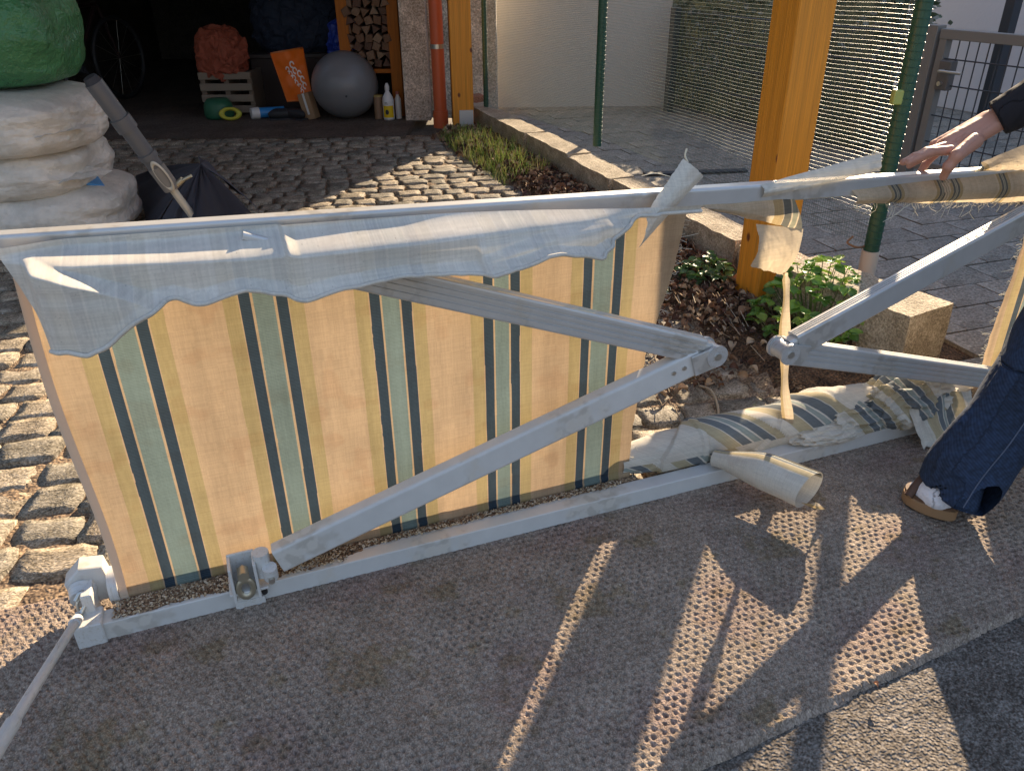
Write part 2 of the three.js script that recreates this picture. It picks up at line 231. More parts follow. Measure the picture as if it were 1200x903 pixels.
{ // kerb stones
  const kerb = struct('kerb', null, null, 'row of rough concrete kerb stones below the mesh fence'), mk = concrete([1.75, 1.62, 1.4]);
  const seg = [[0.06, 1.32, 0], [1.34, 1.98, 0.012], [2.02, 2.55, -0.01], [2.58, 3.1, 0.0], [3.13, 3.62, 0.008], [3.66, 3.90, 0], [4.0, 4.52, -0.03]];
  seg.forEach(([a, b, j], i) => { const h = i === 6 ? 0.2 : 0.15, g = new THREE.BoxGeometry(0.145 + (i === 6 ? 0.05 : 0), h + 0.1, b - a, 6, 6, 16); g.translate(0, (h - 0.1) / 2, 0); roughen(g, 0.014, 12, i * 7); roughen(g, 0.006, 60, i * 3); planarUV(g, 2); const o = part(kerb, 'kerb_stone', g, mk); o.position.copy(onKerb((a + b) / 2, j + 0.01)); o.rotation.y = Math.atan2(KD.x, KD.z) + (i === 6 ? 0.18 : rr(-0.015, 0.015)); });
  const br = rbox(0.2, 0.07, 0.14, 0.01, 2); roughen(br, 0.01, 20); planarUV(br, 2);
  const o = one('brick', 'loose reddish brick lying on the far end of the kerb', 'brick', br, concrete([1.5, 0.75, 0.5])); o.position.copy(onKerb(0.02, 0.0, 0.16)); o.rotation.y = 0.4;
}
{ // courtyard slabs
  const base = surf(8, 8, (u, v) => { const p = onKerb(mix(-1.4, 6.2, u), mix(0.06, 4.6, v)); p.y = -0.014; return p; }, (u, v) => [u * 12, v * 8]);
  const court = struct('courtyard', null, null, 'courtyard behind the fence paved with grey slabs'); part(court, 'joint_bed', base, M_soil);
  const gs = [rbox(1, 0.05, 1, 0.004, 1)], mats = [[1.2, 1.18, 1.17], [1.06, 1.06, 1.06], [1.32, 1.28, 1.24]].map(c => concrete(c)); planarUV(gs[0], 0.3);
  const list = []; const a0 = 0.32, ux = V(Math.cos(a0), 0, -Math.sin(a0)), uz = V(Math.sin(a0), 0, Math.cos(a0));
  for (let r = -14; r < 38; r++) for (let c = -10; c < 30; c++) { const w = 0.24, d = 0.16, p = V(1.0, 0, -3).addScaledVector(ux, c * (w + 0.007) + (r & 1) * w / 2).addScaledVector(uz, -r * (d + 0.007) + 1.6); const [t, o] = kerbCoord(p); if (o < 0.2 || o > 4.4 || t < -0.55 || t > 5.6) continue; list.push({ p, w, d, q: toPx(p) }); }
  list.sort((a, b) => a.q[2] - b.q[2]); const rest = []; let n = 0;
  for (const s of list) { const vis = s.q[0] > 560 && s.q[0] < 1260 && s.q[1] > 60 && s.q[1] < 560, M = new THREE.Matrix4().compose(V(s.p.x, -0.025 + rr(-0.002, 0.002), s.p.z), new THREE.Quaternion().setFromAxisAngle(V(0, 1, 0), a0), V(s.w, 1, s.d)); if (vis && n++ < 300) part(court, 'paving_slab', gs[0], mats[Math.floor(rnd() * 3)]).applyMatrix4(M); else { const g = gs[0].clone(); g.applyMatrix4(M); rest.push(g); } }
  if (rest.length) part(court, 'paving_field', merge(rest), mats[0]).userData.kind = 'stuff';
  const dr = rbox(0.62, 0.012, 0.06, 0.004); const o = one('drain_channel', 'dark narrow drain channel in the courtyard floor behind the fence', 'drain', dr, M_dark); o.position.copy(G(815, 203)).setY(0.008); o.rotation.y = 0.1;
}

// ---------------------------------------------------------------- garage, walls, house
const GZ = -6.45;
{
  const gar = thing('garage', 'tall pale building with open dark garage doorway behind the sack stack', 'garage', V(0, 0, GZ));
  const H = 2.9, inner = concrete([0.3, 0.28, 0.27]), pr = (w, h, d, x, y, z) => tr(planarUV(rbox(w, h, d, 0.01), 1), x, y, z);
  part(gar, 'wall', pr(0.2, H, 4.4, -0.71, H / 2, -2.2), concrete([2.5, 2.3, 2.2]), 'white plastered pillar and side wall right of the doorway');
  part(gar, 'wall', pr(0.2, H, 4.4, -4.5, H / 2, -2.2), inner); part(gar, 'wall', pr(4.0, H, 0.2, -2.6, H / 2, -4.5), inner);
  part(gar, 'wall', pr(0.52, H, 0.2, -0.35, H / 2, -0.2), M_plaster, 'plastered wall right of the doorway');
  part(gar, 'lintel', pr(3.58, 1.9, 0.2, -2.605, 1.95, -0.12), M_plaster, 'wall above the doorway');
  part(gar, 'roof', pr(4.75, 0.18, 4.7, -2.27, H + 0.092, -2.25), concrete([0.6, 0.6, 0.6]));
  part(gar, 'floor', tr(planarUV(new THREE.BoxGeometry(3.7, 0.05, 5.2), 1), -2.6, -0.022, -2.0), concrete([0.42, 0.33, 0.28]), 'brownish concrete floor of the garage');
  part(gar, 'trim_board', pr(0.05, H, 0.04, -0.415, H / 2, 0.10), mat(lin(0.10, 0.04, 0.015), 0.6), 'dark brown board beside the downpipe');
}
one('boundary_wall', 'plain wall at the far left beside the sack stack', 'wall', tr(planarUV(rbox(0.16, 2.5, 3.9, 0.008), 1), -4.55, 1.25, -4.3), concrete([0.9, 0.86, 0.8]));
one('garden_wall', 'low beige plastered wall behind the left part of the mesh fence', 'wall', tr(planarUV(rbox(1.5, 0.88, 0.16, 0.008), 1.5), 0.57, 0.39, -7.1), mat(lin(0.54, 0.51, 0.46), 0.95, { bumpMap: B_grit, bumpScale: 0.002 }));
{ const p = thing('downpipe', 'orange-red rain downpipe between the white pillar and the yellow post', 'downpipe', G(517, 149)), mo = mat(lin(0.62, 0.13, 0.045), 0.42);
  part(p, 'pipe', rod(V(0, 0, 0), V(0, 1.9, 0), 0.048, 0.048, 24), mo); part(p, 'pipe_socket', rod(V(0, 0.0, 0), V(0, 0.12, 0), 0.056, 0.056, 24), mo);
  part(p, 'pipe_clip', rod(V(0, 0.55, 0), V(0, 0.58, 0), 0.053, 0.053, 24), M_steel); }
function woodPost(name, label, pos, w, h, ry) { const t = thing(name, label, 'post', pos, ry), g = rbox(w, h, w, 0.006, 3); g.translate(0, h / 2, 0); planarUV(g, 1); const uv = g.attributes.uv, P = g.attributes.position; for (let i = 0; i < uv.count; i++) uv.setXY(i, uv.getX(i) * 2.6 + 0.37, uv.getY(i) * 0.75); part(t, 'beam', g, M_post); return t; }
{ const a = Math.atan2(KD.x, KD.z), t = woodPost('wooden_post', 'thick orange-yellow wooden post rising behind the rail left of the hand', V(0.917, -0.01, -2.716), 0.136, 2.4, a);
  part(t, 'base_plate', tr(rbox(0.15, 0.16, 0.012, 0.002), 0.087, 0.06, 0.02, Math.PI / 2), mat(lin(0.25, 0.25, 0.26), 0.5));
  const t2 = woodPost('wooden_post', 'yellow wooden post with metal base plate beside the orange downpipe', V(-0.335, 0, -6.0), 0.15, 2.4, 0.1);
  part(t2, 'base_plate', tr(rbox(0.1, 0.16, 0.012, 0.002), 0.02, 0.085, 0.083), mat(lin(0.5, 0.52, 0.55), 0.45, { metalness: 0.5 }), 'grey metal base plate'); }

{ // carport roof carried by the two orange posts; it keeps the drive and the garage mouth dark
  const c = thing('carport', 'timber carport roof above the cobbled drive resting on the orange posts', 'carport'), mw = M_oldwood, at = (t, o, y) => onKerb(t, o, y), ry = Math.atan2(KD.x, KD.z);
  part(c, 'beam', tr(planarUV(rbox(0.12, 0.2, 4.7, 0.006)), ...at(1.95, -0.22, 2.49).toArray(), ry), M_post); part(c, 'beam', tr(planarUV(rbox(0.12, 0.2, 4.7, 0.006)), ...at(1.95, -4.3, 2.49).toArray(), ry), M_post);
  for (let i = 0; i < 7; i++) part(c, 'rafter', tr(planarUV(rbox(4.5, 0.14, 0.07, 0.004)), ...at(-0.1 + i * 0.7, -2.26, 2.662).toArray(), ry), mw);
  part(c, 'roof_deck', tr(rbox(4.6, 0.04, 4.9, 0.004), ...at(1.95, -2.3, 2.755).toArray(), ry), M_oldwood);
}
// ---------------------------------------------------------------- mesh fence
{
  const P0 = onKerb(0.30, 0.03), P1 = V(0.54, 0, -5.0), P2 = V(1.371, 0, -2.887), H = 1.6;
  const fence = thing('mesh_fence', 'fine green wire mesh fence standing on the kerb stones', 'fence');
  const post = (p, r, y0) => { const g = []; g.push(rod(V(p.x, y0, p.z), V(p.x, H, p.z), r, r, 14)); for (let i = 0; i < 60; i++) { const y = y0 + 0.02 + i * 0.025, t = new THREE.TorusGeometry(r + 0.001, 0.0016, 4, 14); t.rotateX(Math.PI / 2 + 0.12); t.translate(p.x, y, p.z); g.push(t); } return merge(g); };
  part(fence, 'fence_post', post(P0, 0.018, 0.1), M_green); part(fence, 'fence_post', post(P1, 0.026, 0.1), M_green); part(fence, 'fence_post', post(P2, 0.028, 0.13), M_green);
  part(fence, 'post_sleeve', rod(V(P2.x, -0.01, P2.z), V(P2.x, 0.145, P2.z), 0.032, 0.032, 18), mat(lin(0.62, 0.58, 0.5), 0.7), 'pale sleeve at the foot of the post');
  part(fence, 'tie_clip', tr(rbox(0.035, 0.05, 0.03, 0.006), P2.x - 0.03, 0.70, P2.z + 0.01), mat(lin(0.3, 0.4, 0.12), 0.5), 'yellow-green tie on the post');
  part(fence, 'wire_tie', tube([V(P2.x - 0.03, 0.16, P2.z), V(P2.x - 0.07, 0.165, P2.z + 0.02), V(P2.x - 0.1, 0.18, P2.z + 0.01), V(P2.x - 0.08, 0.2, P2.z)], 0.004), mat(lin(0.25, 0.14, 0.07), 0.7));
  const mw = mat(lin(0.10, 0.15, 0.12), 0.42);
  const wire = (a, b, r, n = 10, w = 0) => { const pts = []; for (let i = 0; i <= n; i++) { const t = i / n, p = a.clone().lerp(b, t); p.addScaledVector(KP, 0.014 * (fbm(p.x * 5, p.y * 4, p.z * 5 + w) - 0.5)); p.y += 0.008 * (fbm(p.x * 3, p.z * 3, 5) - 0.5) * 2; pts.push(p); } const gs = []; for (let i = 0; i < n; i++) { const g = new THREE.CylinderGeometry(r, r, 1, 4, 1, true); const d = pts[i + 1].clone().sub(pts[i]), l = d.length(); g.scale(1, l, 1); g.applyQuaternion(new THREE.Quaternion().setFromUnitVectors(V(0, 1, 0), d.normalize())); const c = pts[i].clone().add(pts[i + 1]).multiplyScalar(0.5); g.translate(c.x, c.y, c.z); gs.push(g); } return merge(gs); };
  for (const [a, b, r] of [[P0, P1, 0.00075], [P1, P2, 0.0007]]) {
    const len = a.distanceTo(b), gs = []; const px = 0.0127 * (a === P0 ? 0.8 : 0.95), py = 0.0127 * (a === P0 ? 0.8 : 1.2);
    for (let i = 1; i * px < len; i++) { const p = a.clone().lerp(b, i * px / len); gs.push(wire(V(p.x, 0.15, p.z), V(p.x, 1.25, p.z), r * 0.7, 7)); }
    for (let y = 0.16; y < 1.25; y += py) gs.push(wire(V(a.x, y, a.z), V(b.x, y, b.z), r * 1.15, 12));
    const o = part(fence, 'wire_mesh', merge(gs), mw); o.userData.kind = 'stuff';
  }
}
// courtyard far side: dark rod fence with hedge, gate, house
const leafGeo = (() => { const g = surf(2, 3, (u, v) => { const w = Math.sin(Math.PI * (0.08 + 0.92 * v)) * 0.5 * (1 - 0.3 * v); return V((u - 0.5) * 2 * w * 0.8, 0.12 * Math.abs(u - 0.5) * 2 + 0.16 * v * v, v); }); return g; })();
function scatter(parent, name, geo, m, n, fn, colors) {
  const o = new THREE.InstancedMesh(geo, m, n), M = new THREE.Matrix4(), c = new THREE.Color();
  for (let i = 0; i < n; i++) { const f = fn(i); M.compose(f.p, new THREE.Quaternion().setFromEuler(new THREE.Euler(...f.e)), typeof f.s === 'number' ? V(f.s, f.s, f.s) : f.s); o.setMatrixAt(i, M); const k = colors[Math.floor(rnd() * colors.length)], j = rr(0.75, 1.2); o.setColorAt(i, c.setRGB(k[0] * j, k[1] * j, k[2] * j)); }
  o.name = name; o.userData.kind = 'stuff'; parent.add(shade(o)); return o;
}
const M_leafI = phys(0xffffff, 0.6, { transmission: 0.35, thickness: 0 });
const FA = V(1.295, 0, -6.74), FB = V(2.33, 0, -4.6), FD = FB.clone().sub(FA).normalize(), FL = FA.distanceTo(FB), FN = V(FD.z, 0, -FD.x);
const onF = (t, o = 0, y = 0) => FA.clone().addScaledVector(FD, t).addScaledVector(FN, o).setY(y);
{
  const FH = 0.77, ry = Math.atan2(FD.x, FD.z), f = thing('rod_fence', 'anthracite double-rod fence in front of the hedge across the courtyard', 'fence');
  for (const t of [0, 1.25]) part(f, 'fence_post', tr(rbox(0.06, FH, 0.06, 0.004), ...onF(t, 0, FH / 2).toArray(), ry), M_anth);
  const g = []; for (let y = 0.06; y < FH; y += 0.17) for (const o of [-0.012, 0.012]) g.push(rod(onF(0, o, y), onF(FL - 0.12, o, y), 0.004, 0.004, 5)); for (let t = 0.05; t < FL - 0.12; t += 0.05) g.push(rod(onF(t, 0, 0.04), onF(t, 0, FH - 0.01), 0.003, 0.003, 5));
  part(f, 'rod_panel', merge(g), M_anth);
  const h = thing('hedge', 'dense grey-green ivy hedge behind the anthracite rod fence', 'hedge');
  part(h, 'hedge_core', tr(roughen(new THREE.BoxGeometry(0.24, 0.94, FL - 0.1, 4, 8, 20), 0.14, 5), ...onF(FL / 2 - 0.62, 0.38, 0.45).toArray(), ry), mat(lin(0.17, 0.2, 0.13), 1));
  scatter(h, 'foliage', leafGeo, M_leafI, 7000, () => ({ p: onF(rr(-0.75, FL - 0.36), 0.33 + rr(-0.22, 0.2) * Math.sqrt(rnd()), 1.06 * Math.pow(rnd(), 0.8)), e: [rr(-1.4, 1.2), rr(0, 6.28), rr(-1, 1)], s: rr(0.03, 0.06) }), [[0.17, 0.2, 0.13], [0.28, 0.3, 0.23], [0.08, 0.12, 0.06], [0.42, 0.42, 0.36]]);
}
{ // gate, hinge post and lock
  const t = thing('garden_gate', 'anthracite metal garden gate with lock box behind the hand', 'gate', onF(FL - 0.06), Math.atan2(FD.x, FD.z) - Math.PI / 2);   // local x runs along the fence
  const H = 0.77, Wd = 1.25, mg = mat(lin(0.20, 0.19, 0.17), 0.5);
  part(t, 'gate_post', tr(rbox(0.07, H + 0.04, 0.07, 0.004), 0, H / 2, 0), mg); part(t, 'gate_post', tr(rbox(0.07, H + 0.04, 0.07, 0.004), Wd + 0.14, H / 2, 0), mg);
  const fr = []; for (const [a, b] of [[0.075, 0], [Wd + 0.02, 0]]) fr.push(tr(rbox(0.045, H - 0.05, 0.05, 0.004), a, H / 2 + 0.02, b)); for (const y of [0.07, H - 0.02]) fr.push(tr(rbox(Wd - 0.0, 0.05, 0.05, 0.004), Wd / 2 + 0.05, y, 0.002)); part(t, 'gate_frame', merge(fr), mg);
  for (let i = 1; i < 20; i++) part(t, 'rod', rod(V(0.1 + i * 0.058, 0.09, 0), V(0.1 + i * 0.058, H - 0.04, 0), 0.0035, 0.0035, 6), M_anth);
  for (const y of [0.2, 0.34, 0.5, 0.63]) part(t, 'cross_rod', rod(V(0.09, y, 0.006), V(Wd, y, 0.006), 0.004, 0.004, 6), M_anth);
  part(t, 'lock_box', tr(rbox(0.075, 0.15, 0.055, 0.008), 0.13, 0.55, 0.01), mat(lin(0.12, 0.11, 0.1), 0.4)); const hd = part(t, 'handle', merge([rod(V(0.13, 0.575, 0.03), V(0.13, 0.575, 0.075), 0.008), rod(V(0.13, 0.575, 0.07), V(0.26, 0.575, 0.07), 0.008)]), M_steel); part(t, 'lock_cylinder', tr(rod(V(0, 0, 0), V(0, 0, 0.02), 0.012), 0.13, 0.51, 0.036), M_steel);
}
{ // house across the courtyard, in the shade
  const h = thing('house', 'pale grey rendered house wall beyond the garden gate', 'house', onF(FL / 2, 1.6), Math.atan2(FD.x, FD.z) - Math.PI / 2);
  part(h, 'wall', tr(planarUV(rbox(8, 2.3, 0.3, 0.01), 0.6), 1.9, 1.15, -0.6), mat(lin(0.58, 0.58, 0.61), 0.9, { bumpMap: B_grit, bumpScale: 0.001 }));
  part(h, 'roof', tr(rbox(8.4, 0.1, 0.6, 0.01), 1.9, 2.352, -0.7), M_anth);
  part(h, 'panel', tr(rbox(1.6, 0.62, 0.03, 0.004), 1.3, 0.36, -0.42), mat(lin(0.42, 0.44, 0.5), 0.6), 'pale grey panel behind the gate rods');
  const q = atZ(1163, 100, -5.5); one('metal_post', 'dark metal post standing behind the garden gate', 'post', tr(rbox(0.07, 1.7, 0.07, 0.005), q.x, 0.85, q.z, 0.4), M_anth);
}
// @@PART2
// ---------------------------------------------------------------- the awning
const awning = thing('awning', 'broken folding-arm awning with torn striped fabric standing upright on its white bar', 'awning', AW, Math.atan2(0.3534, 0.9355));
const stripePx = [[147, 197], [313, 353], [452, 486], [574, 603], [680, 711]].map(p => p.map(x => L(x, 500, -0.06).x));
const NAVY = [66, 80, 92], TEAL = [132, 150, 146], OLIVE = [186, 168, 124], CREAM = [206, 179, 146], PALE = [232, 224, 208];
function stripeAt(x, pairs) { // colour of the woven stripes at x metres
  let c = CREAM;
  for (const [a, b] of pairs) { const h = 0.0095, d = (b - a); if (x > a - h - 0.027 && x < a - h - 0.002) c = OLIVE; if (x > b + h + 0.002 && x < b + h + 0.027) c = OLIVE; if (x > a + h + 0.004 && x < b - h - 0.004) c = TEAL; if (Math.abs(x - a) < h || Math.abs(x - b) < h) c = NAVY; }
  return c;
}
function clothTex(w, h, sx, sy, pairs, fade = 0, dirt = 1, pale = CREAM) { // sx, sy: metres covered
  return tex(w, h, (u, v, i, j) => {
    const x = u * sx, y = v * sy, xx = x + 0.0015 * (fbm(x * 6, y * 6) - 0.5); let c = stripeAt(xx, pairs); if (c === CREAM) c = pale;
    if (fade) c = c.map((k, n) => mix(k, pale[n], fade));
    if (c === NAVY || c === TEAL) { const b = 1 + (c === NAVY ? 0.16 : 0.08) * Math.sin(j * 1.7 + hash(i >> 2, 3, 1)); c = c.map(k => k * b); }
    const slub = 0.5 * hash(i >> 1, j >> 5, 4) + 0.5 * hash(i >> 5, j >> 1, 9), weave = ((i + j) & 1) * 0.5 + hash(i, j, 2) * 0.5;
    const blot = fbm(x * 5, y * 5, 3, 4), spot = sm(0.60, 0.74, fbm(x * 26, y * 26, 8, 3)), streak = fbm(x * 60, y * 2.5, 1, 2), speck = hash(i, j, 77) > 0.9993 ? 0.8 : 1;
    const k = (0.90 + 0.07 * (weave - 0.5) + 0.09 * (slub - 0.5) + 0.24 * dirt * (blot - 0.5) + 0.10 * dirt * (streak - 0.5) - 0.02 * dirt * spot) * speck;
    return [c[0] * k, c[1] * k * (1 - 0.02 * dirt * spot), c[2] * k * (1 - 0.03 * dirt * spot)];
  }, { rep: false });
}
const X0 = -0.02, X1 = 1.36, T_fab = clothTex(1536, 1024, X1 - X0, 0.82, stripePx.map(p => p.map(s => s - X0)));
const B_weave = grey(512, 512, (u, v) => 0.5 * pn(u, v, 250, 1) + 0.5 * pn(u, v, 120, 6));
const M_fab = phys(0xffffff, 0.95, { map: T_fab, transmission: 0.35, thickness: 0, ior: 1.3, specularIntensity: 0.2 });
const fabUV = s => [(s.x - X0) / (X1 - X0), s.y / 0.82];
// rail line
const railY = s => 0.768 - 0.0455 * (s - 0.05);
const railP = s => V(s, railY(s), -0.05);
{ // the standing sheet, roller to rail
  const right = [[0.03, L(737, 556, -0.06).x], [0.18, L(740, 490, -0.06).x], [0.4, L(757, 380, -0.06).x], [0.6, L(786, 280, -0.06).x], [0.78, L(802, 222, -0.06).x]];
  const f = (u, v) => {
    const y = mix(0.02, 0.76, v), sl = 0.062 + 0.006 * Math.sin(y * 9), sr = interp(right, y) + 0.006 * (fbm(y * 30, 3) - 0.5) + 0.004 * (fbm(y * 120, 9) - 0.5), s = mix(sl, sr, u);
    const yy = mix(0.02, railY(s) - 0.004, v);
    let q = mix(-0.058, -0.05, v) + 0.012 * (fbm(s * 2.2, yy * 1.6, 1, 2) - 0.5) * Math.sin(Math.PI * v) + 0.004 * (fbm(s * 9, yy * 2, 5, 2) - 0.5);
    if (yy < 0.06) q = -0.09 + Math.sqrt(Math.max(0, 0.036 ** 2 - (0.06 - yy) ** 2));
    q += 0.014 * sm(0.85, 1, u) * sm(0.5, 0.95, v) - 0.012 * Math.exp(-Math.pow((u * 1.1 - 0.62 - v * 0.35) / 0.012, 2)) * 0.12;
    return V(s, yy, q);
  };
  part(awning, 'fabric', surf(200, 120, f, (u, v, q) => fabUV(q)), M_fab, 'backlit cream fabric with teal, navy and olive stripes');
  // left selvedge hem and frayed threads on the torn right edge
  part(awning, 'side_hem', surf(2, 50, (u, v) => { const y = mix(0.03, 0.735, v); return V(0.060 + 0.015 * u + 0.006 * Math.sin(y * 9), y, mix(-0.058, -0.05, v) + 0.0035); }), phys(lin(0.72, 0.58, 0.44), 0.95, { transmission: 0.3, thickness: 0 }));
  const th = []; for (let i = 0; i < 70; i++) { const v = rnd(), p = f(1, v), l = rr(0.004, 0.016) * (rnd() < 0.12 ? 2.5 : 1); th.push(tube([p, p.clone().add(V(l * 0.6, rr(-0.004, 0.004), rr(-0.003, 0.005))), p.clone().add(V(l, rr(-0.012, 0.006), rr(-0.006, 0.008)))], 0.0005, 4, 3)); }
  part(awning, 'frayed_thread', merge(th), mat(lin(0.7, 0.64, 0.5), 0.9)).userData.kind = 'stuff';
}
{ // flap folded over the rail towards the street
  const edgePx = [[60, 410], [85, 404], [100, 408], [125, 398], [150, 375], [166, 362], [182, 352], [205, 345], [232, 353], [255, 345], [285, 336], [330, 341], [352, 346], [395, 334], [440, 325], [480, 320], [560, 315], [600, 303], [640, 288], [690, 291], [720, 272], [770, 242], [815, 208]].map(p => L(p[0], p[1], 0.05)).map(p => [p.x, p.y]);
  const s0 = edgePx[0][0], s1 = L(812, 205, 0).x, topY = s => railY(s) + 0.011;
  const line = (pts, q) => pts.map(p => L(p[0], p[1], q)).map(p => [p.x, p.y]);
  const l1 = line([[-20, 302], [60, 298], [200, 291], [300, 284], [325, 281], [332, 278], [345, 280], [470, 268], [600, 252], [700, 240], [760, 230], [800, 218]], -0.01);
  const l2 = line([[15, 317], [60, 323], [100, 331], [150, 343], [178, 351], [215, 352]], 0.06);
  const l3 = line([[548, 300], [560, 292], [640, 264], [700, 254], [745, 252]], 0.01), l4 = line([[610, 300], [650, 286], [690, 283], [725, 268], [770, 240]], 0.02);
  const inR = (l, s, w = 0.04) => sm(l[0][0], l[0][0] + w, s) * (1 - sm(l[l.length - 1][0] - w, l[l.length - 1][0], s));
  const bot = s => interp(edgePx, s) + 0.004 * (fbm(s * 70, 2) - 0.5);
  const Q = (s, y) => {
    let q = -0.028;
    const seamA = L(332, 290, 0).x + (0.7 - y) * -0.02, seamB = L(551, 290, 0).x + (0.68 - y) * 0.06;
    const w1 = 0.0055 + 0.011 * sm(0.12, 0.55, s) + 0.004 * fbm(s * 9, 1);
    q += 0.066 * sm(0.05, 0.16, s) * (1 - 0.45 * sm(0.95, 1.2, s)) * sm(w1, -w1 * 0.85, y - interp(l1, s));
    q += 0.030 * sm(0.0, 0.05, s) * (1 - sm(0.05, 0.16, s)) + 0.040 * inR(l2, s, 0.02) * sm(0.004, -0.006, y - interp(l2, s));
    q += 0.016 * inR(l3, s, 0.02) * sm(0.007, -0.007, y - interp(l3, s)) + 0.016 * inR(l4, s, 0.03) * sm(0.006, -0.006, y - interp(l4, s));
    q += 0.009 * sm(-0.002, 0.0015, s - seamA) - 0.004 * sm(0.0, 0.2, s - seamA) + 0.010 * sm(-0.003, 0.003, s - seamB) * sm(0.72, 0.69, y);
    const t = clamp((topY(s) - y) / Math.max(0.05, topY(s) - bot(s)));
    q += 0.016 * t * (fbm(s * 5, y * 3, 4, 3) - 0.5) * 2 + 0.006 * (fbm(s * 3 + y * 22, y * 14, 6, 2) - 0.5) * sm(0, 0.4, t) + 0.02 * sm(0.82, 1, t) * sm(0.16, 0.34, s) * (0.7 + 0.6 * fbm(s * 14, 3)) + 0.03 * sm(0.85, 1.25, s) * (1 - t);
    return q;
  };
  const tl = L(-3, 300, -0.02).x, f = (u, v) => { const s = mix(mix(tl, s0, Math.pow(v, 0.8)), s1, u), b = Math.min(bot(s), topY(s) - 0.012), y = mix(topY(s), b, v); return V(s + 0.03 * (1 - u) * 0, y, Q(s, y)); };
  const T_val = clothTex(1024, 256, X1 - X0, 0.3, stripePx.map(p => p.map(s => s - X0)), 0.93, 0.5, PALE);
  const M_val = phys(lin(1.0, 1.0, 1.02), 0.9, { map: T_val, transmission: 0.06, thickness: 0, specularIntensity: 0.3 });
  part(awning, 'valance', surf(420, 90, f, (u, v, p) => [(p.x - X0) / (X1 - X0), clamp((p.y - 0.5) / 0.3)]), M_val, 'doubled pale flap of cloth hanging over the rail');
  const hem = []; for (let i = 0; i <= 90; i++) { const u = i / 90; const p = f(u, 1); p.z += 0.003; hem.push(p); } part(awning, 'valance_hem', tube(hem, 0.0038, 360, 7), M_val);
}
// front rail: lipped aluminium profile
const railShape = (() => { const s = new THREE.Shape(); s.moveTo(-0.016, -0.016); s.quadraticCurveTo(0, -0.026, 0.014, -0.014); s.lineTo(0.016, -0.004); s.lineTo(0.009, -0.002); s.lineTo(0.009, 0.004); s.lineTo(0.017, 0.006); s.lineTo(0.017, 0.016); s.quadraticCurveTo(0.014, 0.022, 0.004, 0.022); s.lineTo(-0.012, 0.021); s.quadraticCurveTo(-0.017, 0.02, -0.017, 0.014); s.closePath(); return s; })();
{ const up = V(0, 0, 0); part(awning, 'front_rail', along(railShape, railP(-0.5), railP(3.6)), M_alu, 'long pale aluminium front rail');
}
// bar on the ground
{ const B = 3.55; part(awning, 'mounting_bar', along(rrect(0.04, 0.042, 0.003), V(0.03, 0.024, -0.02), V(B, 0.024, -0.02)), M_white, 'white square bar lying on the mat');
  part(awning, 'end_cap', tr(rbox(0.05, 0.054, 0.052, 0.004), 0.008, 0.028, -0.018), M_white, 'white cap on the left end of the bar');
  part(awning, 'roller_tube', rod(V(0.05, 0.06, -0.09), V(B, 0.06, -0.09), 0.026, 0.026, 28), mat(lin(0.7, 0.62, 0.5), 0.8));
  // left end plate with gear eye
  const S = new THREE.Shape(); S.moveTo(-0.03, -0.03); S.lineTo(0.028, -0.03); S.lineTo(0.034, 0.0); S.lineTo(0.028, 0.042); S.lineTo(-0.008, 0.048); S.lineTo(-0.036, 0.02); S.closePath();
  const pg = new THREE.ExtrudeGeometry(S, { depth: 0.034, bevelEnabled: true, bevelSize: 0.004, bevelThickness: 0.004, bevelSegments: 2 }); const br = part(awning, 'end_bracket', tr(pg, 0.012, 0.072, -0.115), M_white, 'white cast bracket with the gear at the roller end');
  const gb = part(awning, 'gear_box', rod(V(0.0, 0.075, -0.08), V(0.0, 0.07, -0.055), 0.026, 0.022, 24), M_white); const eye = new THREE.TorusGeometry(0.014, 0.004, 8, 24); eye.scale(0.85, 1.2, 1); part(gb, 'gear_eye', tr(eye, 0.002, 0.062, -0.045, 0, -0.3), M_steel);
  part(awning, 'roller_cap', rod(V(0.045, 0.06, -0.09), V(0.062, 0.06, -0.09), 0.038, 0.038, 28), M_white); part(awning, 'roller_pin', rod(V(0.025, 0.06, -0.09), V(0.05, 0.06, -0.09), 0.01, 0.01, 12), M_steel);
  part(awning, 'bar_stay', tr(rbox(0.02, 0.07, 0.05, 0.003), 0.012, 0.06, -0.055), M_white);
}
// arms
const armBig = (() => { const s = rrect(0.034, 0.058, 0.008); return s; })(), armRib = (() => { const s = new THREE.Shape(); const w = 0.017, h = 0.028; s.moveTo(-w, -h + 0.006); s.quadraticCurveTo(-w, -h, -w + 0.006, -h); s.lineTo(w - 0.006, -h); s.quadraticCurveTo(w, -h, w, -h + 0.006); for (const y of [-0.010, 0.002, 0.014]) { s.lineTo(w, y - 0.003); s.lineTo(w - 0.003, y - 0.002); s.lineTo(w - 0.003, y + 0.002); s.lineTo(w, y + 0.003); } s.lineTo(w, h - 0.006); s.quadraticCurveTo(w, h, w - 0.006, h); for (const x of [0.006, 0, -0.006]) { s.lineTo(x + 0.0018, h); s.lineTo(x + 0.0012, h - 0.0025); s.lineTo(x - 0.0012, h - 0.0025); s.lineTo(x - 0.0018, h); } s.lineTo(-w + 0.006, h); s.quadraticCurveTo(-w, h, -w, h - 0.006); s.closePath(); return s; })();
function screws(parent, P, d, list) { for (const k of list) { const c = P.clone().addScaledVector(d, k); part(parent, 'screw', rod(c.clone().add(V(0, 0.004, 0.016)), c.clone().add(V(0, 0.004, 0.0195)), 0.0055, 0.0048, 10), M_steel); } }
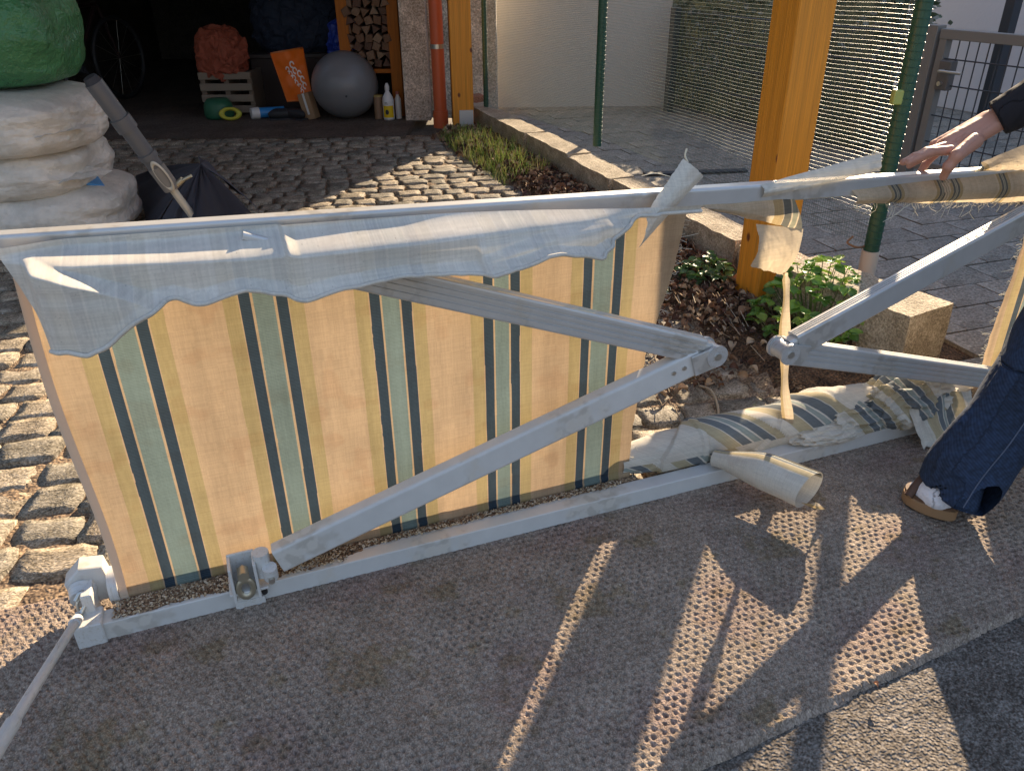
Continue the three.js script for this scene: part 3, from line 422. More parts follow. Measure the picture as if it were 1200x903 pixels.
function elbow(P, dirA, dirB, label) { // dirA: lower arm runs this way from the joint, dirB: upper arm
  const e = part(awning, 'elbow', merge([rod(P.clone().add(V(0, 0, -0.02)), P.clone().add(V(0, 0, 0.02)), 0.021, 0.021, 24)]), M_alu, label);
  const b = P.clone().addScaledVector(dirA, 0.055), cheeks = []; for (const s of [-1, 1]) { cheeks.push(along(rrect(0.006, 0.048, 0.002), P.clone().add(V(0, 0, s * 0.0235)), b.clone().add(V(0, 0, s * 0.0205))), rod(P.clone().add(V(0, 0, s * 0.0205)), P.clone().add(V(0, 0, s * 0.0268)), 0.0245, 0.0245, 28)); } part(e, 'fork', merge(cheeks), M_alu);
  part(e, 'knuckle', along(rrect(0.03, 0.044, 0.01), P.clone().addScaledVector(dirB, 0.012), P.clone().addScaledVector(dirB, 0.07)), M_alu);
  part(e, 'pin', rod(P.clone().add(V(0, 0, -0.03)), P.clone().add(V(0, 0, 0.0295)), 0.008, 0.008, 16), M_steel);
}
{ // left arm
  const S = V(0.335, 0.098, 0.005), E = L(833, 412, 0.045), F = E.clone().add(L(455, 327, -0.006).sub(E).normalize().multiplyScalar(0.96)), dA = S.clone().sub(E).normalize(), dB = F.clone().sub(E).normalize();
  part(awning, 'lower_arm', along(armBig, S.clone().addScaledVector(dA, -0.03), E.clone().addScaledVector(dA, 0.035)), M_white, 'white lower arm of the left folding arm');
  part(awning, 'upper_arm', along(armRib, E.clone().addScaledVector(dB, 0.03), F), M_alu, 'white upper arm of the left folding arm'); elbow(E, dA, dB, 'elbow joint of the left folding arm');
  const bk = part(awning, 'arm_bracket', merge([tr(rbox(0.075, 0.006, 0.06, 0.002), 0.30, 0.05, -0.01), tr(rbox(0.006, 0.085, 0.05, 0.002), 0.272, 0.075, 0.0), tr(rbox(0.006, 0.085, 0.05, 0.002), 0.318, 0.075, 0.0), tr(rbox(0.052, 0.07, 0.006, 0.002), 0.295, 0.085, -0.022), tr(rbox(0.058, 0.03, 0.006, 0.002), 0.297, 0.006, 0.006), tr(rbox(0.05, 0.05, 0.004, 0.001), 0.296, 0.024, 0.004)]), M_white, 'white bracket that clamps the left arm to the bar');
  const eg = new THREE.TorusGeometry(0.014, 0.006, 8, 24); eg.scale(1, 1.45, 1); part(bk, 'clamp_eye', tr(eg, 0.295, 0.062, 0.018), M_brass); part(bk, 'bolt', rod(V(0.295, 0.093, 0.0), V(0.295, 0.093, 0.024), 0.012, 0.012, 6), M_brass); part(bk, 'bolt', rod(V(0.327, 0.03, 0.0), V(0.327, 0.03, 0.008), 0.006, 0.006, 10), M_black);
  part(bk, 'knuckle', merge([rod(V(0.333, 0.075, 0.005), V(0.333, 0.13, 0.005), 0.016, 0.016, 20), rod(V(0.345, 0.075, 0.02), V(0.345, 0.105, 0.026), 0.014, 0.014, 20)]), M_white); screws(awning.getObjectByName('lower_arm'), E, dA, [0.075, 0.1]); part(bk, 'pin', rod(V(0.345, 0.082, 0.034), V(0.345, 0.082, 0.044), 0.006, 0.006, 12), M_steel);
}
{ // right arm
  const E = L(918, 410, 0.05), S = L(1190, 446, 0.0), F0 = L(1200, 256, 0.03), dB = F0.clone().sub(E).normalize(), S2 = S.clone(), dA = S2.clone().sub(E).normalize(), F = E.clone().addScaledVector(dB, 0.93), S3 = E.clone().addScaledVector(dA, 0.98);
  part(awning, 'lower_arm', along(armRib, S3, E.clone().addScaledVector(dA, 0.035)), M_alu, 'ribbed lower arm of the right folding arm');
  part(awning, 'upper_arm', along(armRib, E.clone().addScaledVector(dB, 0.03), F), M_alu, 'ribbed upper arm of the right folding arm'); elbow(E, dA, dB, 'elbow joint of the right folding arm');
  part(awning, 'arm_bracket', tr(rbox(0.07, 0.1, 0.06, 0.004), S3.x + 0.03, 0.07, -0.01), M_white);
}
// stray pieces of torn cloth
const Dx = 0.231, manyPairs = [], rollPairs = [[0.06, 0.10], [0.52, 0.56], [0.93, 0.97]]; for (let i = -2; i < 20; i++) manyPairs.push([i * Dx, i * Dx + 0.066]);
const T_roll = clothTex(1024, 1024, 1.0, 1.0, rollPairs, 0.35, 0.7, PALE), M_roll = phys(0xffffff, 0.9, { map: T_roll, transmission: 0.12, thickness: 0, specularIntensity: 0.25 }), M_scrap = phys(lin(0.96, 0.86, 0.72), 0.95, { map: T_roll, transmission: 0.5, thickness: 0, specularIntensity: 0.2 });
{ // cloth still wound on the roller, spiral edges, then bunched up
  const s0 = 1.165, s1 = 2.05, prof = (s, th) => { const sp = ((th / 6.2832 - s * 3.2) % 1 + 1) % 1, st = s > 1.26 ? 1 : 0.4; let r = 0.041 + 0.011 * sp * st + 0.009 * sm(1.2, 1.42, s) + 0.006 * (fbm(s * 9, th * 1.2, 3) - 0.5); r += 0.022 * sm(1.66, 1.78, s) * (fbm(s * 16, th * 2.2, 7, 3) - 0.35) + 0.007 * Math.abs(Math.sin(s * 34 + th * 2)) * sm(1.55, 1.7, s) * (1 - sm(1.74, 1.8, s)); if (s > 1.37 && s < 1.385) r += 0.005; return r * mix(0.82, 1, sm(s0, s0 + 0.1, s)) * (1 - 0.5 * sm(s1 - 0.06, s1, s)); };
  part(awning, 'fabric_roll', surf(330, 64, (u, v) => { const s = mix(s0, s1, u), th = v * 6.2832, r = prof(s, th); return V(s, 0.076 + r * Math.sin(th) + 0.008 * sm(1.6, 1.8, s), -0.088 + r * Math.cos(th) + 0.01 * sm(1.65, 1.8, s)); }, (u, v) => [((mix(s0, s1, u) * 0.62 + v * 0.231) % 1 + 1) % 1, v * 0.35]), M_roll, 'cream cloth wound in spirals round the roller');
}
function crumple(c, r, f, sd) { const g = new THREE.IcosahedronGeometry(1, 28), p = g.attributes.position; for (let i = 0; i < p.count; i++) { const x = p.getX(i), y = p.getY(i), z = p.getZ(i), n = Math.abs(fbm(x * f + sd, y * f, z * f, 3) - 0.5) * 2, k = 1 - 0.55 * n + 0.25 * (fbm(x * f * 0.6, y * f * 0.6 + sd, z, 2) - 0.5); p.setXYZ(i, c.x + x * r.x * k, c.y + y * r.y * k, c.z + z * r.z * k); } g.computeVertexNormals(); const q = g.attributes.position, uv = g.attributes.uv; for (let i = 0; i < q.count; i++) uv.setXY(i, ((q.getX(i) * 0.9 + q.getY(i) * 0.8 + 0.2) % 1 + 1) % 1, ((q.getY(i) + q.getZ(i)) % 1 + 1) % 1); return g; }
{ part(awning, 'crumpled_cloth', merge([crumple(V(1.86, 0.075, -0.055), V(0.17, 0.055, 0.07), 2.2, 3), crumple(V(2.00, 0.10, -0.04), V(0.16, 0.085, 0.08), 2.4, 8), crumple(V(1.76, 0.06, -0.03), V(0.14, 0.032, 0.045), 2.0, 12)]), M_roll, 'bunched cream cloth at the right end of the roll');
  // striped tail of cloth falling in front of the bar beside the leg
  const a = L(1062, 470, 0.0), b = L(1135, 455, 0.02), c0 = L(1072, 545, 0.06), c1 = L(1150, 560, 0.06);
  part(awning, 'cloth_tail', surf(40, 40, (u, v) => { const t = a.clone().lerp(b, u), w = c0.clone().lerp(c1, u), p = t.lerp(w, v); p.y = Math.max(0.012, mix(t.y, 0.012, v * 0.85)); p.z += 0.035 * Math.sin(v * 3.14 * 0.8) + 0.028 * (fbm(u * 4, v * 3, 2) - 0.5) + 0.010 * Math.sin(u * 16 + v * 4); p.x += 0.02 * (fbm(u * 3, v * 4, 9) - 0.5); return p; }, (u, v) => [0.43 + u * 0.2, v * 0.16]), M_roll, 'striped tail of cloth in front of the bar beside the leg');
}
{ // open cone of stiff cloth pointing to the street
  const a = L(838, 536, -0.02), tip = L(948, 574, 0.2), d = tip.clone().sub(a), len = d.length(), ax = d.clone().normalize(), x = V(0, 1, 0).cross(ax).normalize(), y = ax.clone().cross(x);
  part(awning, 'cloth_cone', surf(60, 48, (u, v) => { const th = v * 6.7 + 0.4, r = mix(0.020, 0.042, sm(0, 0.6, u)) * (1 + 0.08 * v) + 0.004 * (fbm(u * 4, v * 5, 3) - 0.5), e = u + 0.05 * Math.sin(th + 0.6) * sm(0.7, 1, u); return a.clone().addScaledVector(ax, e * len).addScaledVector(x, r * Math.cos(th)).addScaledVector(y, r * Math.sin(th)).add(V(0, 0.008 * Math.sin(u * 3.14), 0)); }, (u, v) => [0.04 + v * 0.42, u * 0.3]), M_roll, 'open cone of stiff cloth sticking out over the bar');
  const t0 = tip.clone().add(V(0, -0.03, 0)), t1 = L(965, 605, 0.2); t1.y = Math.max(0.03, t1.y);
  part(awning, 'cloth_tip', surf(6, 16, (u, v) => { const p = t0.clone().lerp(t1, v); const w = 0.032 * (1 - v) + 0.001; p.x += (u - 0.5) * w; p.z += 0.012 * Math.sin(v * 3 + u * 2); return p; }, (u, v) => [0.12 + u * 0.03, v * 0.1]), M_scrap);
}
function scrap(name, label, pts, m, uvk = 1, sag = 0.01, uo = 0) { // four corners: top left, top right, bottom right, bottom left (pixel x, y, distance q)
  const [a, b, c, d] = pts.map(p => L(...p));
  part(awning, name, surf(36, 24, (u, v) => { const p = a.clone().lerp(b, u).lerp(d.clone().lerp(c, u), v); const e = 0.004 * (fbm(u * 20, v * 20, p.x) - 0.5); p.z += sag * Math.sin(v * 3.1) + 0.010 * (fbm(u * 3, v * 2, p.x * 5) - 0.5); p.y += e * v * 2 ; p.x += e; return p; }, (u, v, p) => [((p.x * uvk + uo) % 1 + 1) % 1, clamp(p.y)]), m, label);
}
scrap('torn_cloth', 'ragged corner of cloth folded over the rail', [[758, 250, 0.0], [801, 186, -0.03], [824, 206, -0.02], [748, 292, 0.01]], M_roll, 1, 0.012, 0.1);
scrap('torn_cloth', 'torn cloth hanging from the rail above the wooden post', [[820, 240, -0.035], [930, 232, -0.035], [940, 270, -0.03], [832, 245, -0.03]], M_scrap, 1, 0.01, 0.02);
scrap('torn_cloth', 'torn cloth hanging from the rail above the wooden post', [[886, 262, -0.032], [941, 268, -0.03], [918, 322, -0.03], [880, 312, -0.01]], M_scrap, 0.3, 0.016, 0.3);
scrap('torn_cloth', 'frayed cloth lying over the rail left of the hand', [[892, 216, -0.035], [1031, 178, -0.05], [1030, 200, -0.03], [893, 232, -0.028]], M_roll, 0.2, 0.008, 0.12);
scrap('torn_cloth', 'striped band of torn cloth below the rail under the hand', [[998, 222, -0.035], [1215, 196, -0.035], [1215, 236, -0.03], [998, 238, -0.03]], M_scrap, 3.1, 0.02, 0.0);
scrap('torn_cloth', 'bulge of cloth above the rail right of the hand', [[1150, 190, -0.05], [1215, 164, -0.06], [1215, 198, -0.03], [1140, 200, -0.03]], M_scrap, 1.6, 0.01, 0.3);
{ // narrow strip hanging down to the roll
  const a = L(919, 318, -0.03), b = L(921, 512, -0.045);
  part(awning, 'cloth_strip', surf(4, 50, (u, v) => { const p = a.clone().lerp(b, v), w = mix(0.016, 0.024, sm(0, 0.25, v)) * (0.9 + 0.3 * fbm(v * 14, 2)) + (v < 0.03 ? -0.01 : 0); p.x += (u - 0.5) * w + 0.004 * Math.sin(v * 9); p.z += 0.006 * Math.sin(v * 14 + u * 2) + 0.004 * u; return p; }, (u, v) => [0.13 + u * 0.025, v * 0.4]), M_scrap, 'narrow strip of cloth hanging down to the roll');
  // right-hand remains of the sheet, torn slanting edge
  const e = [[L(1146, 436, -0.06).y, L(1146, 436, -0.06).x], [L(1158, 395, -0.06).y, L(1158, 395, -0.06).x], [L(1185, 320, -0.06).y, L(1185, 320, -0.06).x], [L(1200, 272, -0.06).y, L(1200, 272, -0.06).x], [0.66, 2.42]];
  const f = (u, v) => { const y = mix(0.03, 0.66, v), sl = interp(e, y) + 0.008 * (fbm(y * 40, 4) - 0.5); return V(mix(sl, 3.5, Math.pow(u, 1.6)), y, -0.058 + 0.016 * (fbm(u * 9, y * 2, 4, 2) - 0.5)); };
  const pr = manyPairs.map(p => p.map(x => x + L(1172, 420, -0.06).x - 2.1 - 9 * Dx)), T = clothTex(1024, 512, 1.4, 0.7, pr, 0.1, 1);
  part(awning, 'fabric', surf(90, 60, f, (u, v, p) => [clamp((p.x - 2.1) / 1.4), p.y / 0.7]), phys(0xffffff, 0.95, { map: T, transmission: 0.5, thickness: 0, specularIntensity: 0.2 }), 'torn striped fabric at the right edge');
  const th = []; for (let i = 0; i < 90; i++) { const p = f(0, rnd() * 0.95), l = rr(0.006, 0.02) * (rnd() < 0.15 ? 2 : 1); th.push(tube([p, p.clone().add(V(-l * 0.6, rr(-0.004, 0.006), 0.002)), p.clone().add(V(-l, rr(-0.012, 0.008), rr(-0.006, 0.008)))], 0.0006, 4, 3)); }
  for (let i = 0; i < 110; i++) { const px = rr(1000, 1200), p = L(px, mix(238, 235, (px - 1000) / 200), -0.03), l = rr(0.004, 0.015) * (rnd() < 0.1 ? 3 : 1); th.push(tube([p, p.clone().add(V(rr(-0.5, 0.5) * l, -l * 0.5, 0.003)), p.clone().add(V(rr(-1, 1) * l, -l, rr(-0.006, 0.008)))], 0.0005, 4, 3)); }
  for (let i = 0; i < 40; i++) { const p = L(mix(1005, 1031, Math.pow(rnd(), 0.4)), rr(180, 198), -0.045), l = rr(0.005, 0.02); th.push(tube([p, p.clone().add(V(l * 0.3, l * 0.6, 0)), p.clone().add(V(l * rr(-0.4, 1), l * rr(0.2, 1), rr(-0.005, 0.005)))], 0.0006, 4, 3)); }
  th.push(tube([L(1075, 235, -0.03), L(1062, 242, -0.02), L(1050, 251, -0.02), L(1035, 260, -0.02)], 0.0008, 20, 4), tube([L(806, 190, -0.03), L(803, 182, -0.03), L(805, 174, -0.03)], 0.002, 12, 5), tube([L(790, 208, -0.03), L(768, 203, -0.03), L(752, 206, -0.02)], 0.0008, 12, 4));
  part(awning, 'frayed_thread', merge(th), mat(lin(0.75, 0.68, 0.52), 0.9)).userData.kind = 'stuff';
}
{ // crank rod hooked into the gear eye
  const a = toWorld(V(-0.004, 0.058, -0.03)), far = EYE.clone().addScaledVector(ray(-40, 935), 0.93), d = far.clone().sub(a), t = thing('crank_rod', 'white crank rod hooked on the left end of the awning', 'crank rod', a);
  const P = k => d.clone().multiplyScalar(k); part(t, 'rod', rod(P(0.05), P(0.72), 0.0078, 0.0082, 16), M_white); part(t, 'sleeve', rod(P(0.70), P(1.15), 0.0108, 0.0112, 18), M_white); part(t, 'hook', tube([P(0.06), P(0.01), V(0.01, 0.016, -0.01), V(0.012, 0.028, -0.022), V(0.0, 0.034, -0.02), V(-0.008, 0.024, -0.008)], 0.0045, 30, 8), M_steel); part(t, 'collar', rod(P(0.05), P(0.09), 0.0105, 0.0105, 14), M_white);
}
{ // sand and crumbs that collected on the bar
  const g = new THREE.IcosahedronGeometry(1, 0), o = scatter(scene, 'crumbs', g, mat(0xffffff, 1), 5200, () => { const s = 0.05 + 1.1 * Math.pow(rnd(), 1.15); const q = -0.072 + 0.066 * Math.pow(rnd(), 1.3) * (s < 0.5 ? 1 : 0.6); return { p: toWorld(V(s, (q > -0.041 ? 0.0475 : 0.040 + 0.008 * sm(-0.075, -0.041, q)) + rr(0, 0.003), q)), e: [rnd() * 6, rnd() * 6, rnd() * 6], s: V(rr(0.0008, 0.003), rr(0.0007, 0.0018), rr(0.0008, 0.0045)) }; }, [[0.5, 0.38, 0.24], [0.3, 0.2, 0.12], [0.55, 0.46, 0.34], [0.16, 0.09, 0.05]]);
  o.userData.label = 'sand and dry crumbs lying along the bar below the fabric';
  const bed = surf(260, 14, (u, v) => { const s = mix(0.06, 1.2, u), cov = mix(0.95, 0.45, sm(0.3, 0.7, s)); return V(s, 0.0452 + 0.005 * (fbm(s * 40, v * 4, 2) - 0.5) + 0.003 * (fbm(s * 160, v * 14, 3) - 0.5) + 0.010 * (cov - v) * (v > cov ? 1.2 : 0.5) - 0.02 * sm(0.25, 0, v), mix(-0.082, -0.004, v)); }); const w = part(awning, 'sand_ledge', planarUV(bed, 2), M_sand); w.userData.kind = 'stuff';
}
// ---------------------------------------------------------------- bags by the garage
function sack(w, h, d, sd, o = {}) { // slumped plastic sack, wrinkled
  const g = new THREE.IcosahedronGeometry(1, 40), p = g.attributes.position, e = o.square ?? 0.55;
  for (let i = 0; i < p.count; i++) {
    const x = p.getX(i), y = p.getY(i), z = p.getZ(i), m = Math.pow(Math.pow(Math.abs(x), 2 / e) + Math.pow(Math.abs(y), 2 / e) + Math.pow(Math.abs(z), 2 / e), -e / 2), ridge = (a, b, c) => 1 - Math.abs(2 * fbm(a, b, c, 2) - 1);
    let k = 1 + 0.16 * (fbm(x * 1.3 + sd, y * 1.3, z * 1.3, 2) - 0.5) + 0.04 * (ridge(x * 1.6 + y + sd, y * 2.2 + x, z * 1.6) - 0.75) + 0.022 * (ridge(x * 3.5 + y * 3 + sd, y * 3 - x * 2, z * 4) - 0.75) + 0.006 * (ridge(x * 17 + sd, y * 12 + z * 5, z * 17) - 0.75);
    let X = x * m * k, Y = y * m * (1 + 0.15 * (fbm(x * 2 + sd, z * 2, 5) - 0.5)) * (1 + 0.5 * (k - 1)), Z = z * m * k;
    if (o.tie) { const t = sm(0.45, 1.0, Y), a = Math.atan2(Z, X), pl = 0.06 * Math.sin(a * 17 + 3 * fbm(a * 2, Y * 2)) * t; const s = mix(1, 0.34, Math.pow(t, 1.6)) + pl; X *= s; Z *= s; }
    if (Y < -0.75) Y = -0.75 - (Y + 0.75) * -0.35;
    p.setXYZ(i, X * w / 2, (Y + 0.84) * h / 1.8, Z * d / 2);
  }
  g.computeVertexNormals(); return planarUV(g, 2);
}
const BZ = -3.62;
{
  const bmap = tex(512, 512, (u, v) => { const a = pfbm(u, v, 5, 3), b = pfbm(u, v, 22, 8), g = 226 + 50 * (a - 0.5) + 30 * (b - 0.5); return [g, g - 4 - 8 * a, g - 12 - 14 * a]; }), bump = grey(512, 512, (u, v) => 0.6 * (1 - Math.abs(2 * pfbm(u, v, 12, 2) - 1)) + 0.4 * (1 - Math.abs(2 * pfbm(u, v, 30, 4) - 1)));
  const mw = phys(lin(0.92, 0.92, 0.9), 0.4, { map: bmap, bumpMap: bump, bumpScale: 0.004, transmission: 0.06, thickness: 0 }), mgn = phys(lin(0.07, 0.27, 0.12), 0.32, { map: bmap, bumpMap: bump, bumpScale: 0.012 });
  const spec = [['white plastic sack at the bottom of the stack, with a blue patch', 1.05, 0.27, 0.72, 0.0, 2], ['white plastic sack in the middle of the stack, crumpled open on top', 0.94, 0.22, 0.66, 0.235, 15], ['white plastic sack near the top of the stack, under the green sack', 0.98, 0.25, 0.7, 0.425, 31]];
  spec.forEach(([l, w, h, d, y, sd], i) => { const t = thing('plastic_sack', l, 'sack', V(-2.27 - (i === 1 ? 0.05 : 0.02), y, BZ + 0.02 * i), 0.15 - 0.12 * i, 'plastic sacks stacked left of the garage'); part(t, 'bag_body', sack(w, h, d, sd), mw); if (i === 0) part(t, 'blue_patch', tr(roughen(planarUV(rbox(0.17, 0.012, 0.12, 0.005)), 0.02, 18), 0.36, 0.285, 0.12, 0.4, 0.3, -0.35), mat(lin(0.08, 0.3, 0.62), 0.45)); else part(t, 'loose_end', tr(surf(20, 12, (u, v) => V((u - 0.5) * 0.2 * (0.4 + v), 0.03 * (fbm(u * 5, v * 4, i) - 0.5), v * 0.11)), 0.40, h * 0.52, 0.13, 1.1, 0.3), mw); });
  const t = thing('plastic_sack', 'shiny green tied plastic sack on top of the white sacks', 'sack', V(-2.30, 0.67, BZ - 0.02), 0.1, 'plastic sacks stacked left of the garage'); part(t, 'bag_body', sack(0.88, 0.46, 0.7, 44, { tie: true, square: 0.6 }), mgn); part(t, 'tied_neck', tr(surf(60, 14, (u, v) => { const a = u * 6.2832, r = (0.05 + 0.11 * v) * (1 + 0.22 * Math.sin(a * 9 + 2 * v)); return V(r * Math.cos(a), v * 0.13, r * Math.sin(a)); }), -0.08, 0.36, 0.02), mgn);
}
{ // folded parasol leaning on the sacks
  const foot = G(246, 281), top = atZ(106, 92, -3.3), ax = top.clone().sub(foot), t = thing('parasol', 'folded parasol with grey sleeve and dark canopy leaning against the white sacks', 'parasol', foot), P = k => ax.clone().multiplyScalar(k), ml = mat(lin(0.62, 0.57, 0.47), 0.4, { metalness: 0.3 }), mg = mat(lin(0.12, 0.12, 0.125), 0.42);
  part(t, 'pole', rod(P(0), P(0.46), 0.017, 0.017, 18), ml); const sl = part(t, 'sleeve', rod(P(0.45), P(0.98), 0.033, 0.036, 24), mg); part(t, 'sleeve', rod(P(0.36), P(0.50), 0.036, 0.036, 24), mat(lin(0.22, 0.2, 0.18), 0.4)); part(sl, 'collar', rod(P(0.72), P(0.79), 0.042, 0.042, 24), mg); part(sl, 'collar', rod(P(0.55), P(0.58), 0.040, 0.040, 24), mg); part(t, 'end_cap', rod(P(0.97), P(1.01), 0.036, 0.026, 24), M_dark);
  const rim = new THREE.TorusGeometry(0.03, 0.005, 8, 30); rim.scale(0.75, 2.2, 1); rim.applyQuaternion(new THREE.Quaternion().setFromUnitVectors(V(0, 1, 0), ax.clone().normalize())); const c = P(0.43); part(sl, 'slot_rim', tr(rim, c.x + 0.012, c.y + 0.012, c.z + 0.036), ml);
  const k0 = P(0.37); part(t, 'clamp_knob', merge([rod(k0, k0.clone().add(V(0.10, 0.045, 0.0)), 0.009, 0.007, 12), rod(k0.clone().add(V(0.02, 0.0, 0)), k0.clone().add(V(0.06, 0.03, 0)), 0.014, 0.012, 12)]), M_brass);
  const A = V(-0.02, 0.31, -0.12), cloth = mat(lin(0.022, 0.022, 0.032), 0.85), light = mat(lin(0.055, 0.057, 0.075), 0.8);
  const fold = (b0, b1, m, k, sd, lab) => part(t, 'canopy', surf(46, 30, (u, v) => { const b = b0.clone().lerp(b1, u), p = A.clone().lerp(b, v), w = Math.sin(u * k + sd) * 0.028 * v; p.x += 0.4 * w; p.z += w + 0.02 * (fbm(u * 4, v * 3, sd) - 0.5); p.y += 0.05 * Math.sin(v * 3.14) * 0.4 + 0.012 * Math.sin(u * k * 1.7); p.y = Math.max(0.012, p.y); return p; }), m, lab);
  fold(G(302, 258, 0.03).sub(foot), G(230, 300, 0.0).sub(foot), cloth, 9, 1); fold(G(158, 205, 0.05).sub(foot), G(176, 282, 0).sub(foot), light, 16, 2); fold(G(176, 282, 0).sub(foot), G(232, 296, 0).sub(foot), light, 14, 4); fold(G(306, 250, 0.05).sub(foot), G(230, 180, 0.02).sub(foot), light, 7, 5);
  const q = G(272, 238, 0.05).sub(foot), eye = new THREE.TorusGeometry(0.03, 0.004, 6, 24); eye.scale(1.3, 0.6, 1); part(t, 'cord_loop', tr(eye, q.x + 0.05, q.y + 0.0, q.z + 0.04, 0.2, -0.5, -0.3), mat(lin(0.4, 0.38, 0.36), 0.7));
  part(t, 'strap', tr(rbox(0.02, 0.07, 0.006, 0.002), G(211, 180).x - foot.x, 0.25, -0.2), M_black); part(t, 'fringe', tube([G(289, 248, 0.04).sub(foot), G(294, 248, 0.03).sub(foot), G(302, 250, 0.01).sub(foot)], 0.003, 10, 5), mat(lin(0.5, 0.46, 0.36), 0.8));
}
// ---------------------------------------------------------------- inside the garage
const fz = (px, py, z) => atZ(px, py, z);   // a place in the garage at depth z
{
  const b = thing('exercise_ball', 'large grey exercise ball on the garage floor in front of the firewood', 'ball', V(-1.29, 0, -6.62)), g = new THREE.SphereGeometry(0.258, 64, 48), p = g.attributes.position; for (let i = 0; i < p.count; i++) { const y = p.getY(i), r = 1 + 0.004 * Math.sin(y * 160) * (Math.abs(y) < 0.2 ? 1 : 0); p.setXYZ(i, p.getX(i) * r, y * 0.97, p.getZ(i) * r); } g.computeVertexNormals(); g.translate(0, 0.25, 0); part(b, 'ball_skin', g, mat(lin(0.2, 0.2, 0.205), 0.36)); part(b, 'plug', tr(rod(V(0, 0, 0), V(0, 0, 0.006), 0.008), 0.05, 0.2, 0.247), M_dark);
  // firewood rack
  const r = thing('firewood_rack', 'wooden rack with uprights holding firewood inside the garage', 'rack', V(-1.0, 0, -6.98)), mw = mat(lin(0.55, 0.42, 0.3), 0.75, { map: T_wood });
  for (const x of [-0.27, 0.115]) part(r, 'upright', tr(planarUV(rbox(0.085, 1.85, 0.07, 0.004)), x, 0.925, 0.28), mw); for (const y of [0.34, 0.92]) part(r, 'shelf', tr(planarUV(rbox(0.42, 0.03, 0.6, 0.004)), -0.08, y, 0.0), mw); part(r, 'back_board', tr(rbox(0.5, 1.85, 0.03, 0.004), -0.08, 0.925, -0.33), M_dark);
  const logGeo = s => { const sh = new THREE.Shape(), n = 3 + (s % 2); for (let i = 0; i < n; i++) { const a = i / n * 6.283 + s * 0.7, q = 0.034 * (0.85 + 0.35 * hash(s, i, 2)); i ? sh.lineTo(q * Math.cos(a), q * Math.sin(a)) : sh.moveTo(q * Math.cos(a), q * Math.sin(a)); } const g = new THREE.ExtrudeGeometry(sh, { depth: 0.32, bevelEnabled: true, bevelSize: 0.006, bevelThickness: 0.004, bevelSegments: 1 }); return planarUV(roughen(g, 0.006, 40, s), 2); };
  const lg = [0, 1, 2, 3, 4].map(logGeo), lm = [[0.36, 0.24, 0.15], [0.28, 0.17, 0.1], [0.42, 0.31, 0.2], [0.2, 0.12, 0.08]].map(c => mat(lin(c[0] * 0.6, c[1] * 0.55, c[2] * 0.55), 0.9, { bumpMap: B_grit, bumpScale: 0.003 }));
  for (const [y0, rows] of [[0.36, 8], [0.94, 4]]) for (let j = 0; j < rows; j++) for (let i = 0; i < 5; i++) { const o = one('firewood_log', y0 < 0.5 ? 'split firewood log stacked between the uprights on the lower rack shelf' : 'split firewood log on the upper shelf of the garage rack', 'log', lg[Math.floor(rnd() * 5)], lm[Math.floor(rnd() * 4)], y0 < 0.5 ? 'firewood logs on the lower shelf' : 'firewood logs on the upper shelf'); o.position.set(-1.0 - 0.235 + i * 0.07 + (j & 1) * 0.02, y0 + 0.035 + j * 0.062, -7.0 + rr(-0.02, 0.03)); o.rotation.z = rr(0, 6.28); }
  // bottles and cans by the right upright
  const bt = thing('spray_bottle', 'white cleaner bottle with yellow label beside the pillar', 'bottle', V(-0.945, 0, -6.5)), lathe = pts => new THREE.LatheGeometry(pts.map(p => new THREE.Vector2(...p)), 28);
  part(bt, 'bottle_body', lathe([[0, 0.004], [0.04, 0.002], [0.044, 0.02], [0.044, 0.15], [0.038, 0.175], [0.02, 0.205], [0.015, 0.215], [0.015, 0.225]]), mat(lin(0.75, 0.74, 0.72), 0.35)); const cv = document.createElement('canvas'); cv.width = 128; cv.height = 128; const cx = cv.getContext('2d'); cx.fillStyle = '#e8c21a'; cx.fillRect(0, 0, 128, 128); cx.fillStyle = '#d8d8d4'; cx.fillRect(0, 0, 128, 34); cx.fillStyle = '#3a3a38'; cx.fillRect(26, 8, 30, 4); cx.fillRect(26, 18, 40, 3); cx.beginPath(); cx.arc(48, 84, 20, 0, 7); cx.fill(); const lt = new THREE.CanvasTexture(cv); lt.colorSpace = THREE.SRGBColorSpace; part(bt, 'label', tr(new THREE.CylinderGeometry(0.0452, 0.0452, 0.12, 24, 1, true, -0.9, 2.0), 0, 0.085, 0), mat(0xffffff, 0.5, { map: lt })); part(bt, 'cap', lathe([[0.018, 0.222], [0.018, 0.25], [0.008, 0.275], [0, 0.276]]), mat(lin(0.7, 0.68, 0.66), 0.4));
  const cn = thing('can', 'small brown can between the ball and the cleaner bottle', 'can', V(-1.03, 0, -6.56)); part(cn, 'can_body', lathe([[0, 0], [0.036, 0], [0.037, 0.005], [0.037, 0.165], [0.034, 0.17], [0, 0.17]]), mat(lin(0.28, 0.17, 0.1), 0.45)); part(cn, 'lid', lathe([[0.038, 0.168], [0.038, 0.182], [0, 0.183]]), mat(lin(0.4, 0.3, 0.1), 0.5));
  const b2 = thing('bottle', 'narrow white bottle leaning at the foot of the rack upright', 'bottle', V(-0.875, 0, -6.55)); part(b2, 'bottle_body', lathe([[0, 0], [0.024, 0], [0.025, 0.01], [0.025, 0.15], [0.012, 0.175], [0.012, 0.19], [0, 0.19]]), mat(lin(0.55, 0.53, 0.5), 0.4)); part(b2, 'cap', lathe([[0.014, 0.185], [0.014, 0.205], [0, 0.205]]), mat(lin(0.3, 0.1, 0.08), 0.5));
